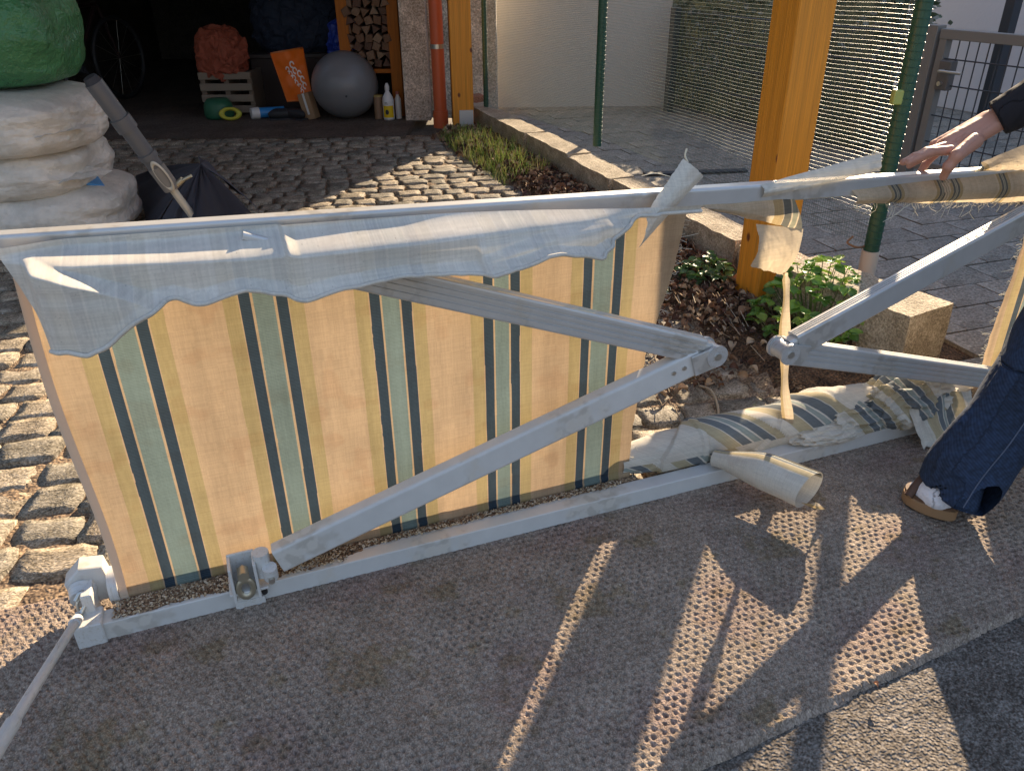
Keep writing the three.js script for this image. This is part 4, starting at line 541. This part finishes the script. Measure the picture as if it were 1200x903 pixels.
  // orange carrier bag
  const ob = thing('carrier_bag', 'orange carrier bag with white lettering tilted beside the ball', 'bag', V(-1.66, 0.13, -6.62), 0.25), c2 = document.createElement('canvas'); c2.width = c2.height = 256; const k = c2.getContext('2d'); k.fillStyle = '#e06a12'; k.fillRect(0, 0, 256, 256); k.strokeStyle = '#e9ded8'; k.lineWidth = 9; k.save(); k.translate(140, 60); k.rotate(1.0); for (let i = 0; i < 5; i++) { k.beginPath(); k.arc(8 + i * 34, 6 + 10 * Math.sin(i * 2), 15, 0.3, 5.4); k.stroke(); } k.lineWidth = 7; for (let i = 0; i < 6; i++) { k.beginPath(); k.arc(0 + i * 30, 54 + 8 * Math.sin(i * 3), 12, 2, 7.2); k.stroke(); } k.restore(); const ot = new THREE.CanvasTexture(c2); ot.colorSpace = THREE.SRGBColorSpace;
  const mo = mat(0xffffff, 0.5, { map: ot }), mp = mat(lin(0.62, 0.16, 0.02), 0.5), face = (z, m, n) => part(ob, n, surf(20, 20, (u, v) => V((u - 0.5) * (0.20 + 0.05 * v) - 0.05 * v, v * 0.36 + 0.03 * u, z * (0.3 + v) + 0.06 * (fbm(u * 3, v * 3.5, z * 40, 3) - 0.5) * sm(0, 0.3, v))), m);
  face(0.05, mo, 'front_panel'); face(-0.05, mp, 'back_panel'); for (const s of [0, 1]) part(ob, 'side_panel', surf(8, 12, (u, v) => V((s - 0.5) * (0.20 + 0.05 * v) - 0.05 * v + (s ? -1 : 1) * 0.02 * Math.sin(u * 3.14), v * 0.36 + 0.03 * s, (u - 0.5) * 0.1 * (0.3 + v))), mp); part(ob, 'bottom_panel', tr(rbox(0.19, 0.01, 0.05, 0.003), 0, 0.008, 0), mp);
  const cb = thing('cardboard_box', 'small brown carton with a white edge below the orange bag', 'box', V(-1.585, 0, -6.58), -0.3); part(cb, 'carton', tr(rbox(0.10, 0.20, 0.08, 0.004), 0, 0.1, 0, 0, 0, 0.22), mat(lin(0.35, 0.22, 0.12), 0.85)); part(cb, 'white_edge', tr(rbox(0.018, 0.16, 0.004, 0.001), 0.0, 0.12, 0.043, 0, 0, 0.22), mat(lin(0.7, 0.7, 0.68), 0.7));
  const sk = (name, label, pos, w, h, d, col, sd, rough = 0.8, amp = 0.02) => { const t = thing(name, label, 'bag', pos); part(t, 'bag_body', roughen(sack(w, h, d, sd, { square: 0.7 }), amp, 16, sd), mat(lin(...col), rough)); part(t, 'bag_mouth', tr(surf(40, 8, (u, v) => { const a = u * 6.283, r = 0.05 + 0.05 * v + 0.012 * Math.sin(a * 7); return V(r * Math.cos(a), v * 0.06, r * Math.sin(a)); }), 0, h * 0.88, 0), mat(lin(...col), rough)); return t; };
  const pl = thing('pallet_crate', 'dark slatted wooden crate under the red-orange sack', 'crate', V(-2.28, 0, -6.95)); for (let i = 0; i < 4; i++) part(pl, 'slat', tr(rbox(0.42, 0.055, 0.018, 0.003), 0, 0.05 + i * 0.085, 0.17), mat(lin(0.25, 0.2, 0.15), 0.85)); for (const x of [-0.19, 0.0, 0.19]) part(pl, 'batten', tr(rbox(0.04, 0.33, 0.3, 0.003), x, 0.165, 0.0), mat(lin(0.2, 0.15, 0.11), 0.85));
  sk('cloth_sack', 'red-orange sack slumped on the slatted crate', V(-2.31, 0.28, -6.9), 0.37, 0.36, 0.34, [0.30, 0.07, 0.035], 5, 0.8, 0.12); sk('cloth_sack', 'large dark blue sack piled behind the orange bag', V(-1.75, 0.42, -7.35), 0.8, 0.5, 0.5, [0.012, 0.02, 0.04], 9, 0.8, 0.1); sk('shopping_bag', 'bright blue shopping bag resting behind the ball', V(-1.26, 0.40, -6.98), 0.38, 0.3, 0.2, [0.02, 0.05, 0.33], 14, 0.4, 0.08);
  const bx = thing('storage_box', 'dark box that carries the large blue sack', 'box', V(-1.75, 0, -7.3)); part(bx, 'box_body', tr(rbox(0.8, 0.40, 0.42, 0.01), 0, 0.2, 0), mat(lin(0.05, 0.035, 0.03), 0.8)); part(bx, 'lid', tr(rbox(0.83, 0.03, 0.45, 0.006), 0, 0.415, 0), mat(lin(0.06, 0.05, 0.045), 0.7));
  const gc = thing('watering_can', 'green round can with a yellow lid on the floor at the crate', 'can', V(-2.33, 0, -6.66)); part(gc, 'can_body', lathe([[0, 0], [0.1, 0], [0.115, 0.03], [0.11, 0.11], [0.08, 0.15], [0, 0.155]]), mat(lin(0.03, 0.14, 0.07), 0.5)); const ring = new THREE.TorusGeometry(0.055, 0.018, 10, 28); ring.scale(1.25, 0.7, 1); part(gc, 'yellow_ring', tr(ring, 0.13, 0.055, 0.13, 0, -0.3), mat(lin(0.55, 0.5, 0.05), 0.5));
  const sc = thing('spray_can', 'white and blue spray can lying on the garage floor', 'spray can', V(-2.0, 0.045, -6.62)); part(sc, 'cap', rod(V(0, 0, 0), V(-0.055, 0, 0.03), 0.045, 0.042, 24), mat(lin(0.75, 0.74, 0.7), 0.4)); part(sc, 'can_body', rod(V(0, 0, 0), V(0.19, 0.0, -0.06), 0.04, 0.04, 24), mat(lin(0.04, 0.26, 0.6), 0.35));
  const sh = thing('shoes', 'dark shoes lying right of the spray can', 'shoes', V(-1.80, 0, -6.56)); for (const [x, a] of [[0, 0.3], [0.1, -0.5]]) { const g = new THREE.SphereGeometry(1, 24, 16); g.scale(0.11, 0.045, 0.042); part(sh, 'shoe', tr(roughen(g, 0.012, 20), x, 0.045, 0.0, a), M_black); part(sh, 'sole', tr(rbox(0.21, 0.014, 0.075, 0.005), x, 0.008, 0, a), M_dark); }
  // bicycle in the dark at the left
  const bi = thing('bicycle', 'dark bicycle with bright handlebar in the dark garage beside the green sack', 'bicycle', V(-3.62, 0, -7.2), 1.35), mk = mat(lin(0.025, 0.02, 0.02), 0.5), wh = x => { const t = new THREE.TorusGeometry(0.33, 0.02, 8, 40); const w = part(bi, 'wheel', tr(t, x, 0.35, 0), M_black), sp = []; for (let i = 0; i < 14; i++) { const a = i / 14 * 6.283; sp.push(rod(V(x, 0.35, 0), V(x + 0.32 * Math.cos(a), 0.35 + 0.32 * Math.sin(a), 0), 0.0015, 0.0015, 4)); } part(w, 'spokes', merge(sp), M_steel); };
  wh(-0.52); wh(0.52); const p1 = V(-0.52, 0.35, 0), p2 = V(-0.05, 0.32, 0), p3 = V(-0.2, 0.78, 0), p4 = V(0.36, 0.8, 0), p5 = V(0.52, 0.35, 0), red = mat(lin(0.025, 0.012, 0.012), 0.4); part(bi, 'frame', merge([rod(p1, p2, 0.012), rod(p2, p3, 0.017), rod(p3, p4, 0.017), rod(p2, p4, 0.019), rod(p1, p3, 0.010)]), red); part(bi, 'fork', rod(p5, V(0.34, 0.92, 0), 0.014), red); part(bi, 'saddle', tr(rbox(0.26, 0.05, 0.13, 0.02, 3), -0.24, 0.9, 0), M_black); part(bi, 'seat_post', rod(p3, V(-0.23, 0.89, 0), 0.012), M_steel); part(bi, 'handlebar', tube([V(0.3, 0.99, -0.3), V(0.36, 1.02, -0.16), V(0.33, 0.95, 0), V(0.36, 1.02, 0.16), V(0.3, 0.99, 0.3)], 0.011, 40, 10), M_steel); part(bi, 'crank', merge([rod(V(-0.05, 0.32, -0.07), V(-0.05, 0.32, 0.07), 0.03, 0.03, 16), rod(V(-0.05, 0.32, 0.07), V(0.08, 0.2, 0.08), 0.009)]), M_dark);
}
// ---------------------------------------------------------------- planting bed
const bedPoint = (t0, t1, o0, o1) => { for (;;) { const t = rr(t0, t1), o = rr(o0, o1), p = onKerb(t, o); if (bedness(p.x, p.z) > 0.4 || rnd() < 0.06) return p; } };
{ // dry leaves and litter
  const lf = surf(4, 5, (u, v) => { const w = Math.sin(Math.PI * (0.05 + 0.93 * v)) * 0.42; return V((u - 0.5) * 2 * w, 0.35 * Math.pow(Math.abs(u - 0.5) * 2, 2) + 0.25 * Math.sin(v * 4), v - 0.5); });
  const cols = [[0.17, 0.085, 0.045], [0.24, 0.14, 0.08], [0.11, 0.055, 0.035], [0.33, 0.22, 0.13], [0.4, 0.3, 0.2], [0.07, 0.04, 0.03]], m = mat(0xffffff, 0.95);
  const o = scatter(scene, 'leaf_litter', lf, m, 5200, i => { const far = i % 3; let p; if (far === 0) p = bedPoint(0.4, 2.6, -0.46, -0.08); else if (far === 1) p = bedPoint(2.4, 4.1, -0.62, -0.08); else { p = onKerb(rr(2.6, 4.4), rr(-0.85, -0.1)); if (matCoord(p)[1] > -0.02) p = bedPoint(3, 4, -0.5, -0.1); } p.y = soilY(p.x, p.z) + rr(0.002, 0.02) + (far === 2 ? 0.012 : 0); return { p, e: [rr(-0.7, 0.7), rnd() * 6.28, rr(-0.7, 0.7)], s: far === 0 ? rr(0.015, 0.045) : rr(0.008, 0.034) }; }, cols);
  o.userData.label = 'brown dry leaves and litter covering the planting bed';
  const o2 = scatter(scene, 'dry_stalks', new THREE.CylinderGeometry(0.0014, 0.0018, 1, 4), m, 420, i => { let p = i % 2 ? bedPoint(2.4, 4.2, -0.62, -0.06) : onKerb(rr(2.2, 5), rr(-1.9, -0.3)); if (matCoord(p)[1] > -0.02) p = bedPoint(2.4, 4, -0.5, -0.1); p.y = soilY(p.x, p.z) + 0.03; return { p, e: [1.57 + rr(-0.2, 0.2), rnd() * 6.28, rr(-0.2, 0.2)], s: V(1, rr(0.03, 0.14), 1) }; }, [[0.4, 0.3, 0.19], [0.28, 0.18, 0.1], [0.5, 0.42, 0.3]]); o2.userData.label = 'dry stalks and twigs strewn over bed and cobbles';
  const o3 = scatter(scene, 'joint_litter', lf, m, 2600, () => { let x = rr(-2.2, 0.6), z = rr(-2.9, -1.15), p = V(x, 0, z); if (matCoord(p)[1] > -0.02) p = V(x, 0, z - 0.8); p.y = -0.018 + rr(0, 0.006); return { p, e: [rr(-0.5, 0.5), rnd() * 6.28, rr(-0.5, 0.5)], s: V(rr(0.002, 0.005), 0.006, rr(0.008, 0.03)) }; }, cols); o3.userData.label = 'dry needles and crumbs lying in the cobble joints';
  for (const [px, py, s, ry, lab] of [[862, 350, 0.075, 0.5, 'large pale brown leaf leaning at the foot of the thick wooden post'], [872, 385, 0.05, 2.0, 'curled brown leaf lying below the corner of the thick wooden post'], [1024, 812, 0.012, 0.2, 'small dark leaf crumb lying on the asphalt at the mat edge']]) { const g = lf.clone(); g.scale(s, s, s); const p = G(px, py); one('dry_leaf', lab, 'leaf', tr(g, p.x, Math.max(0.02, soilY(p.x, p.z) + 0.02), p.z, ry, -0.5), mat(lin(0.36, 0.2, 0.11), 0.9)); }
  const st = G(838, 440), en = G(843, 492); one('dry_stalk', 'long pale dry stalk on the cobbles between the two elbows', 'stalk', tube([G(820, 452, 0.015), G(832, 456, 0.03), G(841, 475, 0.03), G(842, 495, 0.02)], 0.0035, 30, 6), mat(lin(0.42, 0.33, 0.22), 0.9));
}
{ // grass and weeds along the kerb
  const blade = surf(2, 4, (u, v) => V((u - 0.5) * 0.10 * (1 - v * 0.95), v, 0.35 * v * v)), o = scatter(scene, 'grass', blade, M_leafI, 1500, () => { const t = rr(0.35, 2.15), c = [0.6, 1.0, 1.45, 1.85][Math.floor(rnd() * 4)], p = onKerb(mix(t, c, 0.75), -0.10 - 0.32 * Math.pow(rnd(), 0.8)); p.y = soilY(p.x, p.z); return { p, e: [rr(-0.5, 0.5), rnd() * 6.28, rr(-0.5, 0.5)], s: V(0.05, rr(0.04, 0.11), 0.06) }; }, [[0.32, 0.44, 0.07], [0.2, 0.34, 0.05], [0.46, 0.5, 0.12], [0.5, 0.42, 0.18]]);
  o.userData.label = 'tufts of grass growing in the bed along the kerb'; }
const stemM = mat(lin(0.10, 0.16, 0.04), 0.7), clover = surf(4, 4, (u, v) => { const w = Math.sin(Math.PI * Math.pow(0.04 + 0.92 * v, 0.8)) * 0.52 * (1 + 0.12 * Math.sin(v * 19)); return V((u - 0.5) * 2 * w, 0.22 * Math.pow(Math.abs(u - 0.5) * 2, 1.5) - 0.3 * v * v, v); });
function plant(label, p, r, h, n, ls, cols) {
  const t = thing('leafy_plant', label, 'plant', p), ms = cols.map(c => phys(lin(...c), 0.55, { transmission: 0.4, thickness: 0 })), st = [];
  for (let i = 0; i < n; i++) { const a = i * 2.4 + rr(-0.3, 0.3), d = r * Math.sqrt((i + 0.5) / n), y = h * (1 - 0.75 * Math.pow(d / r, 1.7)) * rr(0.7, 1.05), q = V(d * Math.cos(a), y, d * Math.sin(a)); st.push(rod(V(q.x * 0.25, 0, q.z * 0.25), q, 0.0022, 0.0014, 4));
    for (let k = 0; k < 3; k++) { const o = part(t, 'leaf', clover, ms[Math.floor(rnd() * ms.length)]), s = ls * rr(0.6, 1.15); o.scale.set(s, s, s); o.position.copy(q); o.rotation.set(rr(-0.5, 0.35), a * -1 + 1.57 + (k - 1) * 1.5 + rr(-0.4, 0.4), rr(-0.45, 0.45), 'YXZ'); } }
  part(t, 'stem', merge(st), stemM); return t;
}
plant('bright green sunlit leafy plant right of the thick wooden post', G(952, 396), 0.21, 0.29, 96, 0.036, [[0.26, 0.44, 0.05], [0.16, 0.32, 0.035], [0.36, 0.5, 0.09], [0.10, 0.22, 0.03]]);
plant('dark green leafy plant in the shade left of the thick wooden post', G(826, 338), 0.13, 0.13, 48, 0.036, [[0.07, 0.15, 0.04], [0.10, 0.20, 0.05], [0.05, 0.11, 0.03]]);
plant('small bright green sprout at the right edge of the striped fabric', G(770, 348), 0.05, 0.06, 12, 0.03, [[0.16, 0.3, 0.05], [0.22, 0.38, 0.07]]);
plant('small weed tuft on the kerb bed between grass and rail', onKerb(1.75, -0.2, 0.0), 0.10, 0.07, 16, 0.03, [[0.14, 0.22, 0.04], [0.2, 0.28, 0.06]]);
// ---------------------------------------------------------------- the person at the right, one hand on the rail
{
  const person = thing('person', 'person in blue jeans, dark sweater and sandals holding the rail with one hand', 'person');
  const skin = mat(lin(0.56, 0.27, 0.18), 0.5, { bumpMap: B_grit, bumpScale: 0.0006 });
  const Pq = (px, py, q) => toWorld(L(px, py, q));
  // joints
  const ank = G(1106, 604).setY(0.075), knee = atZ(1238, 412, -1.50), hip = atZ(1345, 190, -1.56), hip2 = hip.clone().add(V(0.10, 0, 0.19)), ank2 = V(hip2.x + 0.28, 0.09, hip2.z + 0.12), knee2 = ank2.clone().lerp(hip2, 0.5).add(V(-0.06, 0, 0)), hipc = hip.clone().lerp(hip2, 0.5).add(V(0, 0.05, 0));
  const wrist = Pq(1163, 142, -0.005), elb = wrist.clone().add(V(0.19, 0.155, 0.07)), sho = elb.clone().add(V(0.14, 0.19, 0.10)), chest = sho.clone().add(V(0.06, -0.06, 0.15)), neck = chest.clone().add(V(-0.05, 0.17, 0.0)), head = neck.clone().add(V(-0.08, 0.14, 0.0)), sho2 = chest.clone().add(V(0.0, 0.05, 0.18)), belly = chest.clone().lerp(hipc, 0.5);
  const elb2 = sho2.clone().add(V(0.05, -0.26, 0.08)), wr2 = elb2.clone().add(V(-0.06, -0.22, -0.04));
  const footD = G(1070, 592).sub(G(1122, 620)).setY(0).normalize();
  // hand: palm, four fingers over the rail, thumb on the near side
  const mid = Pq(1111, 168, -0.028), across = V(0.10, 0.0, 0.36).add(AN.clone().multiplyScalar(0.6)).normalize(); // towards the street
  const hs = []; const fing = [[0.033, 0.0095, [[1090, 178], [1077, 184], [1065, 190]], 0.004], [0.011, 0.0098, [[1086, 178], [1072, 184], [1059, 190]], -0.018], [-0.012, 0.0092, [[1089, 180], [1076, 187], [1066, 194]], -0.04], [-0.032, 0.0080, [[1096, 181], [1086, 188], [1078, 194]], -0.06]];
  const palm0 = wrist.clone();
  for (const [o, r, pts, q] of fing) { const k = mid.clone().addScaledVector(AN, o).add(V(0, -Math.abs(o - 0.008) * 0.25, 0)); hs.push([palm0.clone().addScaledVector(AN, o * 0.5), k, 0.019, 0.0125]); let a = k, ra = r * 1.18; pts.forEach(([x, y], i) => { const b = Pq(x, y, q); if (q < -0.05) b.y -= 0.01 * i; hs.push([a, b, ra, r * [1.0, 0.92, 0.78][i]]); a = b; ra = r * [1.02, 0.94, 0.78][i]; }); }
  const th = [Pq(1143, 165, 0.02), Pq(1122, 182, 0.032), Pq(1112, 195, 0.026), Pq(1106, 207, 0.010)]; hs.push([th[0], th[1], 0.017, 0.0135], [th[1], th[2], 0.0125, 0.011], [th[2], th[3], 0.011, 0.0085]);
  hs.push([wrist, mid, 0.021, 0.017], [elb.clone().lerp(wrist, 0.6), wrist, 0.031, 0.0235]);
  const handSdf = (x, y, z) => { let d = 9; for (const [a, b, ra, rb] of hs) d = smin(d, cap(x, y, z, a, b, ra, rb), 0.0065); return d + 0.0012 * (fbm(x * 90, y * 90, z * 90, 2) - 0.5); };
  const lo = V(9, 9, 9), hi = V(-9, -9, -9); for (const [a, b] of hs) for (const p of [a, b]) { lo.min(p); hi.max(p); } lo.subScalar(0.03); hi.addScalar(0.03); hi.x = Math.min(hi.x, wrist.x + 0.09);
  const bones = (l, k) => (x, y, z) => { let d = 9; for (const [a, b, ra, rb] of l) d = smin(d, cap(x, y, z, a, b, ra, rb), k); return d; };
  const box = (l, m) => { const a = V(9, 9, 9), b = V(-9, -9, -9); for (const [p, q, r, s] of l) for (const [c, e] of [[p, r], [q, s]]) { a.min(c.clone().subScalar(e)); b.max(c.clone().addScalar(e)); } return [a.subScalar(m), b.addScalar(m)]; };
  const core = [[elb, wrist, 0.034, 0.024], [sho, elb, 0.045, 0.036], [sho, sho2, 0.07, 0.07], [chest, belly, 0.12, 0.11], [belly, hipc, 0.11, 0.125], [chest, neck, 0.07, 0.055], [neck, head, 0.05, 0.06], [hip, knee, 0.075, 0.052], [knee, ank, 0.05, 0.024], [hip2, knee2, 0.075, 0.052], [knee2, ank2, 0.05, 0.036], [sho2, elb2, 0.045, 0.036], [elb2, wr2, 0.034, 0.024], [wr2, wr2.clone().add(V(-0.09, -0.03, 0)), 0.026, 0.016], [ank, ank.clone().addScaledVector(footD, 0.01).setY(0.06), 0.024, 0.018], [ank2, ank2.clone().add(V(-0.12, -0.045, 0)), 0.034, 0.03]];
  const skull = head.clone().add(V(-0.01, 0.05, 0)), face = (x, y, z) => { const X = x - skull.x, Y = y - skull.y, Z = z - skull.z; let d = Math.hypot(X / 0.095, Y / 0.118, Z / 0.078) * 0.085 - 0.085; d = smin(d, cap(x, y, z, skull.clone().add(V(-0.085, -0.015, 0)), skull.clone().add(V(-0.105, -0.035, 0)), 0.011, 0.014), 0.012); for (const s of [-1, 1]) { d = smin(d, cap(x, y, z, skull.clone().add(V(0.01, 0.01, s * 0.078)), skull.clone().add(V(0.015, -0.03, s * 0.08)), 0.014, 0.01), 0.008); d = Math.max(d, -cap(x, y, z, skull.clone().add(V(-0.1, 0.008, s * 0.03)), skull.clone().add(V(-0.1, 0.008, s * 0.034)), 0.012, 0.012)); } return Math.max(d, -cap(x, y, z, skull.clone().add(V(-0.1, -0.062, -0.02)), skull.clone().add(V(-0.1, -0.062, 0.02)), 0.005, 0.005)); };
  const cs = bones(core, 0.03), [bl, bh] = box(core, 0.16), bodyG = nets((x, y, z) => smin(cs(x, y, z), face(x, y, z), 0.02), bl, bh, 0.016), handG = nets(handSdf, lo, hi, 0.0028);
  part(person, 'body', merge([bodyG, handG]), skin);
  const hair = nets((x, y, z) => { const X = x - skull.x - 0.018, Y = y - skull.y - 0.02, Z = z - skull.z; return Math.max(Math.hypot(X / 0.10, Y / 0.12, Z / 0.09) * 0.09 - 0.092, -(x - skull.x + 0.055 - 0.5 * Math.max(0, -(Y)))) + 0.006 * (fbm(x * 60, y * 25, z * 60, 2) - 0.5); }, skull.clone().subScalar(0.16), skull.clone().addScalar(0.18), 0.01); part(person, 'hair', hair, mat(lin(0.04, 0.025, 0.015), 0.7));
  const cuff = wrist.clone().lerp(elb, 0.04), slv = [[elb, cuff, 0.058, 0.041], [sho, elb, 0.066, 0.058], [sho, sho2, 0.085, 0.085], [chest, belly, 0.14, 0.135], [belly, hipc, 0.135, 0.135], [sho2, elb2, 0.066, 0.055], [elb2, wr2, 0.054, 0.038], [chest, neck, 0.09, 0.07]], ss = bones(slv, 0.03), dirF = elb.clone().sub(cuff).normalize(), [sl, sh] = box(slv, 0.03);
  const swe = (x, y, z) => { const t = (x - cuff.x) * dirF.x + (y - cuff.y) * dirF.y + (z - cuff.z) * dirF.z, r = Math.hypot(x - cuff.x - dirF.x * t, y - cuff.y - dirF.y * t, z - cuff.z - dirF.z * t); let d = ss(x, y, z) + 0.010 * (fbm(x * 16, y * 16, z * 16, 2) - 0.5); if (t < 0.06 && r < 0.09) d = Math.max(d, -t, r < 0.030 && t < 0.012 ? 0.01 : -9); return Math.max(d, y > neck.y + 0.02 ? (y - neck.y - 0.02) : -9); };
  const knit = grey(256, 256, (u, v) => 0.5 + 0.5 * Math.sin(u * 6.283 * 40 + 1.2 * pn(u, v, 8))), msw = mat(lin(0.020, 0.017, 0.020), 0.95, { bumpMap: knit, bumpScale: 0.003 });
  part(person, 'sweater', merge([nets(swe, sl, sh, 0.013), nets(swe, cuff.clone().addScalar(-0.06), cuff.clone().lerp(elb, 0.65).addScalar(0.07), 0.0045)]), msw, 'dark knitted sweater');
  // jeans, wide at the hem, with folds
  const hemC = ank.clone().add(V(0.004, -0.012, 0)), legs = [[hip, knee, 0.105, 0.086], [knee, hemC, 0.094, 0.076], [hip2, knee2, 0.105, 0.082], [knee2, ank2, 0.082, 0.085], [hipc.clone().add(V(0, 0.06, 0)), hipc, 0.135, 0.145], [hip, hip2, 0.11, 0.11]], js = bones(legs, 0.03), [jl, jh] = box(legs, 0.03), shin = knee.clone().sub(hemC).normalize();
  const jean = (x, y, z) => { const t = (x - hemC.x) * shin.x + (y - hemC.y) * shin.y + (z - hemC.z) * shin.z, dx = x - hemC.x - shin.x * t, dz = z - hemC.z - shin.z * t, a = Math.atan2(dz, dx); let d = js(x, y, z) + 0.009 * (fbm(x * 9 + 2, y * 9, z * 9, 2) - 0.5) + 0.0065 * Math.sin(t * 30 + a * 2.2 + 3 * fbm(x * 6, y * 6, z * 6, 2)) * sm(0.5, 0.05, t) + 0.006 * Math.sin(a * 3 + t * 9); const r = Math.hypot(dx, y - hemC.y - shin.y * t, dz); if (x < hemC.x + 0.25 && y < 0.35) d = Math.max(d, 0.0 - t - 0.012 * Math.cos(a - 2.2), t < 0.05 ? (0.062 - r) * 0.9 - t * 0.3 : -9); return d; };
  const denim = tex(512, 512, (u, v, i, j) => { const tw = ((i + j) & 3) < 2 ? 8 : -8, a = pfbm(u, v, 6, 3), b = pn(u, v, 200, 4), g = 1 + 0.45 * (a - 0.5) + 0.4 * (b - 0.5); return [(36 + tw * 0.7) * g, (50 + tw * 0.7) * g, (72 + tw * 0.8) * g]; });
  const fineHi = hemC.clone().lerp(knee, 0.95).addScalar(0.11), jeansG = merge([nets((x, y, z) => Math.max(jean(x, y, z), Math.min(fineHi.y - 0.12 - y, hemC.x + 0.4 - x)), jl, jh, 0.014), nets((x, y, z) => Math.max(jean(x, y, z), y - fineHi.y + 0.115), hemC.clone().addScalar(-0.12), fineHi, 0.0055)]);
  part(person, 'jeans', jeansG, mat(0xffffff, 0.9, { map: denim, bumpMap: B_weave, bumpScale: 0.0015 }), 'dark blue wide-legged jeans');
  const seam = []; for (let i = 0; i <= 24; i++) { const t = i / 24 * 0.55, c = hemC.clone().addScaledVector(shin, t), side = V(-0.25, 0.25, 0.93).normalize(); let lo2 = 0.02, hi2 = 0.2; for (let k = 0; k < 18; k++) { const m = (lo2 + hi2) / 2, p = c.clone().addScaledVector(side, m); jean(p.x, p.y, p.z) < 0 ? lo2 = m : hi2 = m; } seam.push(c.addScaledVector(side, lo2 + 0.0005)); } part(person, 'seam', tube(seam, 0.0016, 80, 5), mat(lin(0.1, 0.12, 0.17), 0.9));
  // foot: sock and sandal
  const heel = G(1112, 612).setY(0.0), toe = heel.clone().addScaledVector(footD, 0.12), up = y => V(0, y, 0), sockL = [[heel.clone().add(up(0.055)).addScaledVector(footD, 0.035), toe.clone().add(up(0.045)).addScaledVector(footD, -0.04), 0.032, 0.024], [heel.clone().add(up(0.06)).addScaledVector(footD, 0.04), ank.clone().add(up(0.02)), 0.034, 0.026]], [kl, kh] = box(sockL, 0.02);
  part(person, 'sock', nets((x, y, z) => bones(sockL, 0.025)(x, y, z) + 0.003 * (fbm(x * 40, y * 60, z * 40, 2) - 0.5), kl, kh, 0.005), mat(lin(0.78, 0.77, 0.8), 0.95, { bumpMap: B_weave, bumpScale: 0.002 }), 'white sock');
  const so = new THREE.Shape(), sideV = V(-footD.z, 0, footD.x); const outline = []; for (let i = 0; i < 32; i++) { const a = i / 32 * 6.283, l = 0.052 + 0.060 * Math.cos(a), w = (0.034 + 0.008 * Math.cos(a)) * Math.sin(a); outline.push([l, w]); } outline.forEach(([a, b], i) => i ? so.lineTo(a, b) : so.moveTo(a, b)); so.closePath();
  const basis = new THREE.Matrix4().makeBasis(footD, sideV, V(0, -1, 0)).setPosition(heel.clone().setY(0.034)); const soleG = new THREE.ExtrudeGeometry(so, { depth: 0.020, bevelEnabled: true, bevelSize: 0.003, bevelThickness: 0.003, bevelSegments: 2 }); soleG.applyMatrix4(basis); const bedG = new THREE.ExtrudeGeometry(so, { depth: 0.006, bevelEnabled: false }); bedG.applyMatrix4(new THREE.Matrix4().makeBasis(footD, sideV, V(0, -1, 0)).setPosition(heel.clone().setY(0.044)));
  const sd = part(person, 'sandal', soleG, mat(lin(0.30, 0.17, 0.08), 0.8), 'brown cork sandal'); part(sd, 'footbed', bedG, mat(lin(0.12, 0.06, 0.03), 0.75)); part(sd, 'strap', tube([heel.clone().addScaledVector(footD, 0.085).addScaledVector(sideV, 0.04).setY(0.04), heel.clone().addScaledVector(footD, 0.08).setY(0.078), heel.clone().addScaledVector(footD, 0.085).addScaledVector(sideV, -0.04).setY(0.04)], 0.010, 20, 8), mat(lin(0.1, 0.05, 0.03), 0.7));
}
renderer.render(scene, camera);
